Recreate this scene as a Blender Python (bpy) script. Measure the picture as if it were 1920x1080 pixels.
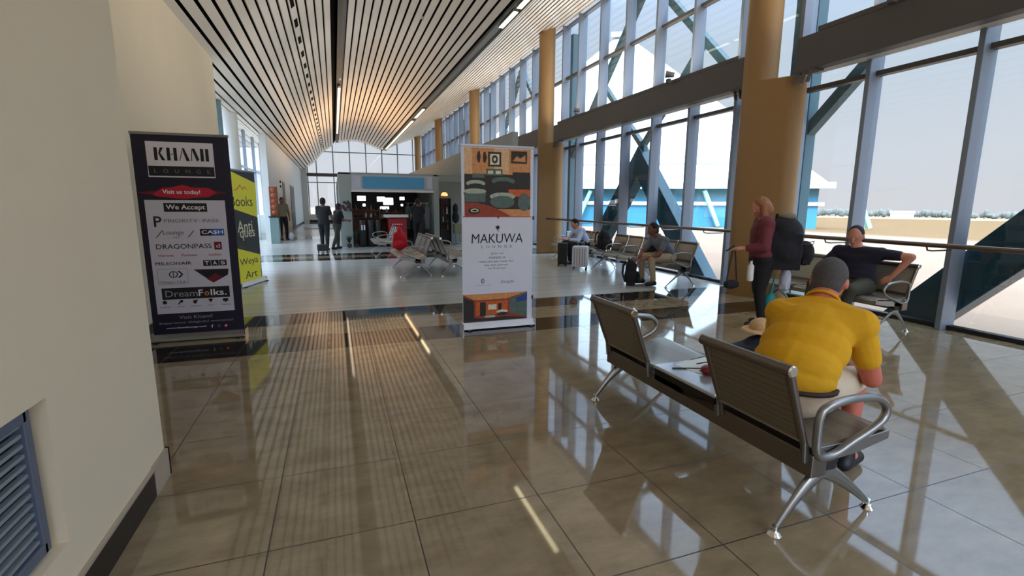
import bpy, bmesh, math, random
from mathutils import Vector, Matrix
random.seed(7)
V = Vector
sc = bpy.context.scene
col = sc.collection
for o in list(bpy.data.objects): bpy.data.objects.remove(o)
PI = math.pi

# ------------------------------------------------------------------ camera
H_EYE = 1.41
def setup_camera():
    f, pitch, roll, yaw = 912.68, 0.1694326, 0.0053959, 0.3464235
    cy, sy = math.cos(yaw), math.sin(yaw); cp, sp = math.cos(pitch), math.sin(pitch)
    F = V((sy*cp, cy*cp, -sp)); R = V((cy, -sy, 0)); U = R.cross(F)
    cr, sr = math.cos(roll), math.sin(roll)
    R2 = cr*R + sr*U; U2 = -sr*R + cr*U
    cd = bpy.data.cameras.new('camera'); cd.sensor_width = 36; cd.lens = f/1920*36
    cd.clip_start = 0.05; cd.clip_end = 3000
    co = bpy.data.objects.new('camera', cd); col.objects.link(co)
    m = Matrix((R2, U2, -F)).transposed().to_4x4(); m.translation = V((0, 0, H_EYE))
    co.matrix_world = m; sc.camera = co
setup_camera()

# ------------------------------------------------------------------ world, sun, exposure
SUNDIR = V((-0.34, -0.42, 0.84)).normalized()
def setup_light():
    w = bpy.data.worlds.new('world'); sc.world = w; w.use_nodes = True
    nt = w.node_tree; nt.nodes.clear(); N = nt.nodes.new; L = nt.links.new
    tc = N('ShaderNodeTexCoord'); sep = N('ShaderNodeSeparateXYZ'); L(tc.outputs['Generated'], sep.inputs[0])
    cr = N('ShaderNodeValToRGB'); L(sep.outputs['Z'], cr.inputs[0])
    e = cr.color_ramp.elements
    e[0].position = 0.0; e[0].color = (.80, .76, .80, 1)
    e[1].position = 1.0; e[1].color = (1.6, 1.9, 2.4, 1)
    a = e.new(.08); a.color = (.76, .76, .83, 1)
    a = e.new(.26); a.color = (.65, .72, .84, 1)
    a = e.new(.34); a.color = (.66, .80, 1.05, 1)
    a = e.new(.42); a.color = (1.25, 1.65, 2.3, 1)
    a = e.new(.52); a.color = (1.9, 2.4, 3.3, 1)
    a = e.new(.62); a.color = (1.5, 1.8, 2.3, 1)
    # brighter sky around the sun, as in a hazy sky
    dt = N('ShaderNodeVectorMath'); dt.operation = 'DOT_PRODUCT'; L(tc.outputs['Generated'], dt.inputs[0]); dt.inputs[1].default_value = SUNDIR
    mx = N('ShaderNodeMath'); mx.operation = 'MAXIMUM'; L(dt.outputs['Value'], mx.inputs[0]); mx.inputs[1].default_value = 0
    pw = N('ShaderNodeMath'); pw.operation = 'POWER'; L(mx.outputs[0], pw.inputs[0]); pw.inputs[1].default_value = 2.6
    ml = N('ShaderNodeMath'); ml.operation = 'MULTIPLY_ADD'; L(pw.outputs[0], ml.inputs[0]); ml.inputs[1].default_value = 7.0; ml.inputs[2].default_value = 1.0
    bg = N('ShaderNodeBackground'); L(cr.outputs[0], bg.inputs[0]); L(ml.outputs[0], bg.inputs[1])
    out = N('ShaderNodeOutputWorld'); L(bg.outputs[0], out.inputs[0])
    sd = bpy.data.lights.new('sun', 'SUN'); sd.energy = 2.1; sd.angle = .01; sd.color = (1, .95, .87)
    so = bpy.data.objects.new('sun', sd); col.objects.link(so)
    so.rotation_euler = SUNDIR.to_track_quat('Z', 'Y').to_euler()
    vs = sc.view_settings; sc.display_settings.display_device = 'sRGB'
    vs.view_transform = 'Standard'; vs.look = 'None'; vs.gamma = 1; vs.exposure = 0.0
    vs.use_curve_mapping = False
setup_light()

# ------------------------------------------------------------------ materials
def srgb(r, g, b):
    return tuple(((c/255)/12.92 if c <= 10 else (((c/255)+.055)/1.055)**2.4) for c in (r, g, b)) + (1,)
MATS = {}
def mat(name, c=(.5, .5, .5), rough=.5, metal=0., noise=0., nscale=20, bump=0., bscale=60, emit=None, estr=1., spec=.5, ior=1.45, alpha=None, wave=None):
    if name in MATS: return MATS[name]
    m = bpy.data.materials.new(name); m.use_nodes = True; MATS[name] = m
    nt = m.node_tree; b = nt.nodes['Principled BSDF']; L = nt.links.new
    c = tuple(c)[:3]+(1,)
    b.inputs['Base Color'].default_value = c; b.inputs['Roughness'].default_value = rough
    b.inputs['Metallic'].default_value = metal; b.inputs['IOR'].default_value = ior
    b.inputs['Specular IOR Level'].default_value = spec
    tc = nt.nodes.new('ShaderNodeTexCoord')
    if noise:
        n = nt.nodes.new('ShaderNodeTexNoise'); n.inputs['Scale'].default_value = nscale; n.inputs['Detail'].default_value = 5
        L(tc.outputs['Object'], n.inputs['Vector'])
        mx = nt.nodes.new('ShaderNodeMix'); mx.data_type = 'RGBA'
        mx.inputs['A'].default_value = tuple(v*(1-noise) for v in c[:3])+(1,)
        mx.inputs['B'].default_value = tuple(min(1, v*(1+noise)) for v in c[:3])+(1,)
        L(n.outputs['Fac'], mx.inputs['Factor']); L(mx.outputs['Result'], b.inputs['Base Color'])
    if bump:
        n2 = nt.nodes.new('ShaderNodeTexNoise' if not wave else 'ShaderNodeTexWave'); n2.inputs['Scale'].default_value = bscale
        if wave: n2.inputs['Distortion'].default_value = wave
        L(tc.outputs['Object'], n2.inputs['Vector'])
        bp = nt.nodes.new('ShaderNodeBump'); bp.inputs['Strength'].default_value = bump; bp.inputs['Distance'].default_value = .01
        L(n2.outputs['Fac'], bp.inputs['Height']); L(bp.outputs[0], b.inputs['Normal'])
    if emit:
        b.inputs['Emission Color'].default_value = tuple(emit)[:3]+(1,); b.inputs['Emission Strength'].default_value = estr
    return m
def M(name): return MATS[name]

mat('wall_paint', srgb(224, 208, 178), .75, noise=.03, nscale=3, bump=.05, bscale=150)
mat('wall_white', srgb(205, 208, 205), .6, noise=.03, nscale=3)
mat('ceiling_slat', srgb(226, 217, 204), .45, noise=.04, nscale=2)
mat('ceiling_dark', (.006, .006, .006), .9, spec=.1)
mat('channel_grey', srgb(120, 122, 120), .6)
mat('column_tan', srgb(154, 120, 76), .55, noise=.05, nscale=4)
mat('alu', srgb(128, 136, 148), .4, metal=.3, noise=.03)
mat('beam_grey', srgb(84, 80, 77), .5, noise=.04, nscale=5)
mat('beam_light', srgb(205, 200, 190), .5)
mat('steel_teal', srgb(74, 104, 112), .45, noise=.06, nscale=3)
mat('clad_teal', srgb(44, 74, 86), .18, metal=.3, noise=.3, nscale=1.2)
mat('rail_steel', srgb(120, 105, 92), .3, metal=.8)
mat('black', (.012, .012, .014), .5)
mat('black_fabric', (.012, .012, .016), .85, bump=.3, bscale=300)
mat('black_gloss', (.01, .01, .01), .15)
mat('chrome', (.75, .75, .76), .12, metal=1)
mat('bench_frame', srgb(120, 112, 104), .3, metal=.85, noise=.05)
mat('bench_alu', srgb(150, 150, 148), .28, metal=.9)
mat('bench_dark', srgb(60, 56, 52), .35, metal=.8)
mat('table_top', srgb(205, 212, 220), .16, metal=.5)
mat('skin', srgb(196, 132, 108), .5, noise=.06, nscale=30)
mat('skin_red', srgb(190, 105, 84), .5, noise=.08, nscale=30)
mat('skin_dark', srgb(120, 76, 58), .5, noise=.06, nscale=30)
mat('lips', srgb(150, 84, 76), .5)
mat('eye_white', (.7, .7, .7), .3)
mat('eye_dark', (.02, .015, .01), .2)
mat('hair_grey', srgb(78, 74, 72), .7, noise=.5, nscale=140, bump=.8, bscale=220)
mat('hair_dark', srgb(38, 28, 24), .7, noise=.4, nscale=120, bump=.8, bscale=220)
mat('hair_black', srgb(18, 15, 14), .7, noise=.4, nscale=120, bump=.8, bscale=220)
mat('hair_blond', srgb(150, 98, 62), .6, noise=.6, nscale=50, bump=1., bscale=60)
mat('shirt_navy', srgb(28, 28, 44), .85, bump=.25, bscale=18)
mat('shirt_grey', srgb(104, 110, 122), .85, bump=.25, bscale=18)
mat('shirt_light', srgb(190, 205, 232), .85, bump=.25, bscale=18)
mat('shirt_maroon', srgb(108, 48, 54), .85, bump=.25, bscale=18)
mat('shirt_khaki', srgb(120, 112, 92), .85, bump=.25, bscale=18)
mat('shirt_black', srgb(24, 24, 26), .85, bump=.25, bscale=18)
mat('trousers_khaki', srgb(176, 158, 132), .85, bump=.25, bscale=18)
mat('trousers_olive', srgb(62, 60, 48), .85, bump=.25, bscale=18)
mat('trousers_black', srgb(20, 20, 24), .8, bump=.25, bscale=18)
mat('shorts_beige', srgb(206, 190, 164), .85, bump=.25, bscale=22)
mat('belt_dark', srgb(48, 24, 16), .6)
mat('white_plastic', srgb(225, 225, 228), .4)
mat('tag_white', srgb(225, 228, 225), .4)
mat('bag_teal', srgb(30, 130, 125), .6, bump=.4, bscale=14)
mat('bag_white', srgb(190, 190, 200), .55, noise=.3, nscale=14, bump=.5, bscale=12)
mat('case_silver', srgb(205, 205, 215), .35, metal=.2)
mat('case_olive', srgb(110, 112, 88), .5)
mat('navy_bag', srgb(26, 30, 48), .7, bump=.3, bscale=60)
mat('straw', srgb(205, 168, 122), .85, bump=.6, bscale=120)
mat('red_cloth', srgb(190, 18, 34), .75, bump=.3, bscale=16)
mat('red_paint', srgb(140, 24, 30), .5)
mat('red_leather', srgb(110, 14, 24), .35)
mat('banner_navy', srgb(24, 20, 42), .5)
mat('banner_panel', srgb(200, 196, 206), .5)
mat('banner_silver', srgb(212, 208, 214), .4, noise=.06, nscale=3)
mat('ink_black', (.008, .008, .01), .6)
mat('ink_grey', srgb(110, 108, 118), .6)
mat('ink_lgrey', srgb(150, 148, 156), .6)
mat('ink_white', srgb(232, 228, 232), .6)
mat('ink_red', srgb(178, 22, 44), .6)
mat('ink_dred', srgb(110, 14, 34), .6)
mat('ink_blue', srgb(24, 92, 168), .6)
mat('ink_orange', srgb(214, 120, 50), .6)
mat('banner_yellow', srgb(232, 226, 40), .5)
mat('banner_dark', srgb(34, 32, 30), .5)
mat('banner_white', srgb(214, 216, 226), .5)
mat('pic_wall', srgb(206, 142, 84), .6, noise=.45, nscale=28)
mat('pic_wall_l', srgb(222, 176, 130), .6, noise=.45, nscale=28)
mat('pic_dark', srgb(48, 40, 36), .6, noise=.45, nscale=28)
mat('pic_teal', srgb(86, 104, 96), .6, noise=.45, nscale=28)
mat('pic_pale', srgb(168, 180, 158), .6, noise=.45, nscale=28)
mat('pic_orange', srgb(196, 92, 36), .6, noise=.45, nscale=28)
mat('pic_rust', srgb(150, 60, 34), .6, noise=.45, nscale=28)
mat('pic_blue', srgb(40, 70, 130), .6, noise=.45, nscale=28)
mat('pic_cream', srgb(232, 214, 180), .6, noise=.45, nscale=28)
mat('skirting_black', srgb(24, 22, 22), .35)
mat('skirting_beige', srgb(170, 156, 136), .35, noise=.08, nscale=14)
mat('vent_blue', srgb(104, 112, 128), .45, metal=.3)
mat('vent_slat', srgb(150, 160, 166), .4, metal=.3)
mat('vent_back', srgb(24, 40, 46), .8)
mat('kiosk_grey', srgb(142, 148, 142), .6)
mat('kiosk_blue', srgb(72, 142, 176), .5)
mat('kiosk_pale', srgb(176, 178, 186), .5)
mat('wood_brown', srgb(104, 56, 32), .5, noise=.5, nscale=9)
mat('wood_red', srgb(150, 70, 34), .5, noise=.4, nscale=9)
mat('goods_a', srgb(60, 40, 36), .6); mat('goods_b', srgb(120, 96, 72), .6); mat('goods_c', srgb(150, 40, 40), .6)
mat('goods_d', srgb(190, 186, 180), .6); mat('goods_e', srgb(50, 70, 60), .6)
mat('leaf_dark', srgb(28, 46, 34), .6)
mat('cabinet_glass', srgb(110, 130, 128), .15)
mat('menu_light', (1, 1, 1), .5, emit=(1, .98, .96), estr=2.2)
mat('lamp_orange', (1, .6, .3), .5, emit=(1, .42, .12), estr=1.6)
mat('strip_light', (1, 1, 1), .5, emit=(1, .86, .5), estr=5.0)
mat('strip_light_warm', (1, 1, 1), .5, emit=(1, .66, .34), estr=5)
mat('strip_light_dim', (1, 1, 1), .5, emit=(1, .80, .62), estr=1.1)
mat('cone_white', srgb(186, 192, 192), .6)
mat('cone_seam', srgb(140, 148, 150), .6)
mat('ext_white', srgb(225, 235, 235), .5)
mat('ext_teal', srgb(62, 128, 156), .3)
mat('ext_teal_dark', srgb(52, 112, 132), .3)
mat('strut_mint', srgb(150, 215, 200), .5)
mat('concrete', srgb(150, 156, 142), .8, noise=.08, nscale=6)
mat('tree_far', srgb(98, 100, 94), .95, noise=.25, nscale=.08)
mat('building_far', srgb(220, 220, 225), .8)

def glass_mat():
    m = bpy.data.materials.new('window_glass'); m.use_nodes = True; nt = m.node_tree; nt.nodes.clear(); N = nt.nodes.new; L = nt.links.new
    t = N('ShaderNodeBsdfTransparent'); t.inputs[0].default_value = (.93, .97, .975, 1)
    g = N('ShaderNodeBsdfGlossy'); g.inputs['Roughness'].default_value = .01
    fr = N('ShaderNodeLayerWeight'); pw = N('ShaderNodeMath'); pw.operation = 'POWER'; L(fr.outputs['Facing'], pw.inputs[0]); pw.inputs[1].default_value = 4
    ma = N('ShaderNodeMath'); ma.operation = 'MULTIPLY_ADD'; L(pw.outputs[0], ma.inputs[0]); ma.inputs[1].default_value = .5; ma.inputs[2].default_value = .03
    mx = N('ShaderNodeMixShader'); L(ma.outputs[0], mx.inputs[0]); L(t.outputs[0], mx.inputs[1]); L(g.outputs[0], mx.inputs[2])
    o = N('ShaderNodeOutputMaterial'); L(mx.outputs[0], o.inputs[0]); MATS['window_glass'] = m
glass_mat()

def floor_mat():
    m = bpy.data.materials.new('floor_tiles'); m.use_nodes = True; nt = m.node_tree; N = nt.nodes.new; L = nt.links.new
    b = nt.nodes['Principled BSDF']
    tc = N('ShaderNodeTexCoord'); sep = N('ShaderNodeSeparateXYZ'); L(tc.outputs['Object'], sep.inputs[0])
    def mth(op, a, b_=None, c=None):
        n = N('ShaderNodeMath'); n.operation = op
        for i, v in enumerate((a, b_, c)):
            if v is None: continue
            if isinstance(v, (int, float)): n.inputs[i].default_value = v
            else: L(v, n.inputs[i])
        return n.outputs[0]
    def joint(s, off, pitch, w):
        f = mth('FRACT', mth('DIVIDE', mth('ADD', s, 60*pitch-off), pitch))
        d = mth('MULTIPLY', mth('MINIMUM', f, mth('SUBTRACT', 1.0, f)), pitch)
        return mth('LESS_THAN', d, w)
    X, Y = sep.outputs['X'], sep.outputs['Y']
    j = mth('MAXIMUM', joint(X, .27, .6, .0028), joint(Y, 1.43, .59, .0028))
    yy = mth('MODULO', mth('ADD', Y, 81-4.97), 8.1)
    in1 = mth('LESS_THAN', yy, .57)
    in2 = mth('MULTIPLY', mth('GREATER_THAN', yy, 1.18), mth('LESS_THAN', yy, 1.78))
    band = mth('MAXIMUM', in1, in2)
    n1 = N('ShaderNodeTexNoise'); n1.inputs['Scale'].default_value = 2.2; n1.inputs['Detail'].default_value = 8; n1.inputs['Roughness'].default_value = .65
    mp = N('ShaderNodeMapping'); mp.inputs['Scale'].default_value = (1.6, 3.2, 1); L(tc.outputs['Object'], mp.inputs[0]); L(mp.outputs[0], n1.inputs[0])
    cr = N('ShaderNodeValToRGB'); L(n1.outputs['Fac'], cr.inputs[0])
    cr.color_ramp.elements[0].position = .32; cr.color_ramp.elements[0].color = srgb(126, 110, 84)
    cr.color_ramp.elements[1].position = .72; cr.color_ramp.elements[1].color = srgb(154, 137, 108)
    m1 = N('ShaderNodeMix'); m1.data_type = 'RGBA'; L(band, m1.inputs['Factor']); L(cr.outputs[0], m1.inputs['A']); m1.inputs['B'].default_value = srgb(44, 36, 30)
    m2 = N('ShaderNodeMix'); m2.data_type = 'RGBA'; L(j, m2.inputs['Factor']); L(m1.outputs['Result'], m2.inputs['A']); m2.inputs['B'].default_value = srgb(52, 46, 40)
    # beyond the dark bands the hall floor changes to a satin grey stone laid in fine strips
    satin = mth('GREATER_THAN', yy, 1.80)
    satin = mth('MULTIPLY', satin, mth('GREATER_THAN', Y, 5.5))
    wv = N('ShaderNodeTexNoise'); wv.inputs['Scale'].default_value = 1.0; wv.inputs['Detail'].default_value = 3
    mp2 = N('ShaderNodeMapping'); mp2.inputs['Scale'].default_value = (.4, 9, 1); L(tc.outputs['Object'], mp2.inputs[0]); L(mp2.outputs[0], wv.inputs[0])
    cr2 = N('ShaderNodeValToRGB'); L(wv.outputs['Fac'], cr2.inputs[0])
    cr2.color_ramp.elements[0].position = .3; cr2.color_ramp.elements[0].color = srgb(168, 166, 160)
    cr2.color_ramp.elements[1].position = .7; cr2.color_ramp.elements[1].color = srgb(190, 188, 181)
    m3 = N('ShaderNodeMix'); m3.data_type = 'RGBA'; L(satin, m3.inputs['Factor']); L(m2.outputs['Result'], m3.inputs['A']); L(cr2.outputs[0], m3.inputs['B'])
    L(m3.outputs['Result'], b.inputs['Base Color'])
    b.inputs['IOR'].default_value = 1.62
    js = mth('MULTIPLY', j, mth('SUBTRACT', 1.0, satin)); r = mth('MULTIPLY_ADD', js, .3, .045); r = mth('MULTIPLY_ADD', satin, .13, r); L(r, b.inputs['Roughness'])
    MATS['floor_tiles'] = m
floor_mat()

def ground_mat():
    m = bpy.data.materials.new('airfield_ground'); m.use_nodes = True; nt = m.node_tree; N = nt.nodes.new; L = nt.links.new
    b = nt.nodes['Principled BSDF']; b.inputs['Roughness'].default_value = .95; b.inputs['Specular IOR Level'].default_value = .1
    tc = N('ShaderNodeTexCoord'); sep = N('ShaderNodeSeparateXYZ'); L(tc.outputs['Object'], sep.inputs[0])
    # distance bands measured along +X away from the terminal: apron, verge grass, far taxiway, grass
    cr = N('ShaderNodeValToRGB'); cr.color_ramp.interpolation = 'LINEAR'
    mr = N('ShaderNodeMapRange'); mr.inputs['From Min'].default_value = 0; mr.inputs['From Max'].default_value = 400
    L(sep.outputs['X'], mr.inputs['Value']); L(mr.outputs[0], cr.inputs[0])
    e = cr.color_ramp.elements
    e[0].position = 0; e[0].color = srgb(134, 112, 95); e[1].position = 1; e[1].color = srgb(140, 118, 88)
    for p, c in ((.078, (136, 116, 98)), (.084, (112, 88, 60)), (.50, (110, 86, 56)), (.52, (164, 154, 142)), (.66, (164, 154, 142)), (.68, (122, 104, 80))):
        k = e.new(p); k.color = srgb(*c)
    n = N('ShaderNodeTexNoise'); n.inputs['Scale'].default_value = .35; n.inputs['Detail'].default_value = 8; L(tc.outputs['Object'], n.inputs[0])
    hs = N('ShaderNodeHueSaturation'); L(cr.outputs[0], hs.inputs['Color'])
    mr2 = N('ShaderNodeMapRange'); mr2.inputs['To Min'].default_value = .82; mr2.inputs['To Max'].default_value = 1.12; L(n.outputs['Fac'], mr2.inputs['Value'])
    L(mr2.outputs[0], hs.inputs['Value']); L(hs.outputs[0], b.inputs['Base Color'])
    MATS['airfield_ground'] = m
ground_mat()

def perf_mat(nm, ca, cb):
    # perforated sheet: rows of small punched holes
    m = mat(nm, srgb(*ca), .32, metal=.6)
    nt = m.node_tree; N = nt.nodes.new; L = nt.links.new; b = nt.nodes['Principled BSDF']
    tc = N('ShaderNodeTexCoord'); vo = N('ShaderNodeTexVoronoi'); vo.inputs['Scale'].default_value = 90; vo.inputs['Randomness'].default_value = 0
    L(tc.outputs['Object'], vo.inputs['Vector'])
    lt = N('ShaderNodeMath'); lt.operation = 'LESS_THAN'; L(vo.outputs['Distance'], lt.inputs[0]); lt.inputs[1].default_value = .25
    mx = N('ShaderNodeMix'); mx.data_type = 'RGBA'; L(lt.outputs[0], mx.inputs['Factor']); mx.inputs['A'].default_value = srgb(*ca); mx.inputs['B'].default_value = srgb(*cb)
    L(mx.outputs['Result'], b.inputs['Base Color'])
perf_mat('bench_sheet', (134, 124, 110), (44, 40, 36))
perf_mat('bench_sheet_silver', (168, 164, 152), (92, 90, 84))

# ------------------------------------------------------------------ mesh helpers
def tag(o, label=None, cat=None, group=None, kind=None):
    if label: o['label'] = label
    if cat: o['category'] = cat
    if group: o['group'] = group
    if kind: o['kind'] = kind
    return o
def empty(name, loc=(0, 0, 0), rz=0.):
    o = bpy.data.objects.new(name, None); col.objects.link(o); o.location = loc; o.rotation_euler = (0, 0, rz); o.empty_display_size = .2
    return o
def children(o): return [c for c in bpy.data.objects if c.parent == o]
def copy_tree(o, parent=None):
    c = o.copy(); col.objects.link(c); c.parent = parent
    for ch in children(o): copy_tree(ch, c)
    return c
class MB:
    def __init__(s): s.v = []; s.f = []; s.mi = []; s.k = 0
    def add(s, vs, fs):
        n = len(s.v); s.v += [tuple(v) for v in vs]
        for f in fs: s.f.append(tuple(n+i for i in f)); s.mi.append(s.k)
        return s
    def mat(s, k): s.k = k; return s
    def box(s, x0, x1, y0, y1, z0, z1):
        return s.add([(x, y, z) for x in (x0, x1) for y in (y0, y1) for z in (z0, z1)],
                     [(0, 1, 3, 2), (4, 6, 7, 5), (0, 4, 5, 1), (2, 3, 7, 6), (0, 2, 6, 4), (1, 5, 7, 3)])
    def obox(s, c, ax, ay, az, hx, hy, hz):
        c = V(c); ax, ay, az = V(ax), V(ay), V(az)
        return s.add([c+ax*(i*hx)+ay*(j*hy)+az*(k*hz) for i in (-1, 1) for j in (-1, 1) for k in (-1, 1)],
                     [(0, 1, 3, 2), (4, 6, 7, 5), (0, 4, 5, 1), (2, 3, 7, 6), (0, 2, 6, 4), (1, 5, 7, 3)])
    def bar(s, a, b, w, d, up=(0, 0, 1), w2=None, d2=None):
        a, b = V(a), V(b); t = (b-a).normalized(); u = V(up)
        if abs(t.dot(u)) > .98: u = V((1, 0, 0))
        r = t.cross(u).normalized(); u = r.cross(t)
        w2 = w if w2 is None else w2; d2 = d if d2 is None else d2
        vs = [a+r*(i*w/2)+u*(j*d/2) for i, j in ((-1, -1), (1, -1), (1, 1), (-1, 1))]+[b+r*(i*w2/2)+u*(j*d2/2) for i, j in ((-1, -1), (1, -1), (1, 1), (-1, 1))]
        return s.add(vs, [(3, 2, 1, 0), (4, 5, 6, 7), (0, 1, 5, 4), (1, 2, 6, 5), (2, 3, 7, 6), (3, 0, 4, 7)])
    def tube(s, pts, r, n=12, cap=True, closed=False):
        pts = [V(p) for p in pts]; m = len(pts)
        rs = r if isinstance(r, (list, tuple)) else [r]*m
        vs = []; prev = None
        for i, p in enumerate(pts):
            if closed: t = (pts[(i+1) % m]-pts[i-1]).normalized()
            else: t = (pts[min(i+1, m-1)]-pts[max(i-1, 0)]).normalized()
            if prev is None:
                u = V((0, 0, 1)) if abs(t.z) < .9 else V((1, 0, 0))
                u = (u-t*u.dot(t)).normalized()
            else:
                u = (prev-t*prev.dot(t)).normalized()
            prev = u; w = t.cross(u)
            for k in range(n):
                a = 2*PI*k/n; vs.append(p+(u*math.cos(a)+w*math.sin(a))*rs[i])
        fs = []
        for i in range(m if closed else m-1):
            i2 = (i+1) % m
            for k in range(n):
                k2 = (k+1) % n; fs.append((i*n+k, i*n+k2, i2*n+k2, i2*n+k))
        if cap and not closed: fs.append(tuple(range(n-1, -1, -1))); fs.append(tuple((m-1)*n+k for k in range(n)))
        return s.add(vs, fs)
    def cyl(s, c, r, h, n=24, r2=None):
        c = V(c); return s.tube([c, c+V((0, 0, h))], [r, r if r2 is None else r2], n)
    def ell(s, c, rx, ry, rz, B=None, n=20, m=12):
        c = V(c); B = B or Matrix.Identity(3); vs = []
        for i in range(1, m):
            ph = PI*i/m
            for k in range(n):
                a = 2*PI*k/n
                vs.append(c+B @ V((rx*math.sin(ph)*math.cos(a), ry*math.sin(ph)*math.sin(a), rz*math.cos(ph))))
        vs.append(c+B @ V((0, 0, rz))); vs.append(c+B @ V((0, 0, -rz)))
        fs = []; T = (m-1)*n
        for i in range(m-2):
            for k in range(n):
                k2 = (k+1) % n; fs.append((i*n+k, (i+1)*n+k, (i+1)*n+k2, i*n+k2))
        for k in range(n):
            k2 = (k+1) % n; fs.append((T, k, k2)); fs.append((T+1, (m-2)*n+k2, (m-2)*n+k))
        return s.add(vs, fs)
    def cap(s, a, b, ra, rb, n=14):
        # tapered capsule
        a, b = V(a), V(b); d = b-a; L_ = d.length
        if L_ < 1e-6: return s.ell(a, ra, ra, ra)
        t = d/L_; pts = []; rs = []
        for i in range(5):
            q = PI/2*(i/4.0); pts.append(a-t*(ra*math.cos(q))); rs.append(max(1e-4, ra*math.sin(q)))
        for i in range(1, 4): pts.append(a+d*(i/4)); rs.append(ra+(rb-ra)*i/4)
        for i in range(5):
            q = PI/2*(i/4.0); pts.append(b+t*(rb*math.sin(q))); rs.append(max(1e-4, rb*math.cos(q)))
        return s.tube(pts, rs, n)
    def prism(s, poly, axis, t0, t1):
        # polygon (list of 2d) extruded along axis: 'x','y','z'
        def mk(p, t):
            return {'x': (t, p[0], p[1]), 'y': (p[0], t, p[1]), 'z': (p[0], p[1], t)}[axis]
        n = len(poly); vs = [mk(p, t0) for p in poly]+[mk(p, t1) for p in poly]
        fs = [tuple(range(n-1, -1, -1)), tuple(range(n, 2*n))]+[(i, (i+1) % n, n+(i+1) % n, n+i) for i in range(n)]
        return s.add(vs, fs)
    def quad(s, a, b, c, d): return s.add([a, b, c, d], [(0, 1, 2, 3)])
    def build(s, name, mats, parent=None, smooth=None, bevel=0., bseg=2):
        me = bpy.data.meshes.new(name); me.from_pydata([tuple(v) for v in s.v], [], s.f)
        if not isinstance(mats, (list, tuple)): mats = [mats]
        for m_ in mats: me.materials.append(M(m_) if isinstance(m_, str) else m_)
        for p, k in zip(me.polygons, s.mi): p.material_index = k
        bm = bmesh.new(); bm.from_mesh(me); bmesh.ops.recalc_face_normals(bm, faces=bm.faces); bm.to_mesh(me); bm.free()
        if smooth is not None:
            me.polygons.foreach_set('use_smooth', [True]*len(me.polygons))
            me.set_sharp_from_angle(angle=math.radians(smooth))
        o = bpy.data.objects.new(name, me); col.objects.link(o)
        if parent: o.parent = parent
        if bevel:
            b = o.modifiers.new('bevel', 'BEVEL'); b.width = bevel; b.segments = bseg; b.limit_method = 'ANGLE'; b.angle_limit = math.radians(40)
        return o
    def remesh(s, name, mats, parent=None, voxel=.008, smooth=6, decim=None):
        o = s.build('tmp_shape', mats)
        r = o.modifiers.new('r', 'REMESH'); r.mode = 'VOXEL'; r.voxel_size = voxel; r.use_smooth_shade = True
        if smooth:
            q = o.modifiers.new('s', 'SMOOTH'); q.iterations = smooth; q.factor = .5
        dg = bpy.context.evaluated_depsgraph_get()
        me = bpy.data.meshes.new_from_object(o.evaluated_get(dg))
        bpy.data.objects.remove(o)
        me.name = name
        if not me.materials: me.materials.append(M(mats))
        me.polygons.foreach_set('use_smooth', [True]*len(me.polygons))
        n = bpy.data.objects.new(name, me); col.objects.link(n)
        if parent: n.parent = parent
        return n
def text(name, s, size, m, parent, loc, rot, align='CENTER', sx=1., ext=.0006, shear=0., space=1., bold=0.):
    cu = bpy.data.curves.new(name, 'FONT'); cu.body = s; cu.size = size; cu.align_x = align; cu.align_y = 'CENTER'; cu.extrude = ext
    cu.shear = shear; cu.space_character = space; cu.resolution_u = 3
    if bold: cu.offset = bold
    o = bpy.data.objects.new('tmp_text', cu); col.objects.link(o)
    dg = bpy.context.evaluated_depsgraph_get(); me = bpy.data.meshes.new_from_object(o.evaluated_get(dg)); bpy.data.objects.remove(o)
    me.materials.clear(); me.materials.append(M(m)); me.name = name
    n = bpy.data.objects.new(name, me); col.objects.link(n); n.parent = parent; n.location = loc; n.rotation_euler = rot; n.scale = (sx, 1, 1)
    return n

# ================================================================== STRUCTURE
Y0, Y1 = -8.0, 40.0
def S(name, mb, m, parent=None, **k):
    o = mb.build(name, m, parent, **k)
    if parent is None: o['kind'] = 'structure'
    return o
S('floor', MB().box(-6, 6.68, Y0, Y1+.3, -.2, 0), 'floor_tiles')
GZ = -.35
def ground():
    # apron beside the terminal and an airfield that falls very gently away
    mb = MB(); xs = [6.7, 9, 14, 30, 60, 120, 200, 320, 500]; ys = [-220, -100, -40, -10, 10, 30, 45, 90, 160, 260, 420, 640]
    vs = [(x, y, GZ-.014*max(0, math.hypot(x, y)-40)) for x in xs for y in ys]; n = len(ys)
    fs = [(i*n+j, (i+1)*n+j, (i+1)*n+j+1, i*n+j+1) for i in range(len(xs)-1) for j in range(n-1)]
    mb.add(vs, fs)
    o = mb.build('ground', 'airfield_ground'); o['kind'] = 'structure'
    mb = MB(); mb.box(-60, 6.69, Y1+.35, 260, GZ-.3, GZ-.02); mb.box(-60, -6.05, -60, Y1+.3, GZ-.3, GZ-.02)
    o = mb.build('ground', 'airfield_ground'); o['kind'] = 'structure'
ground()

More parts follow.
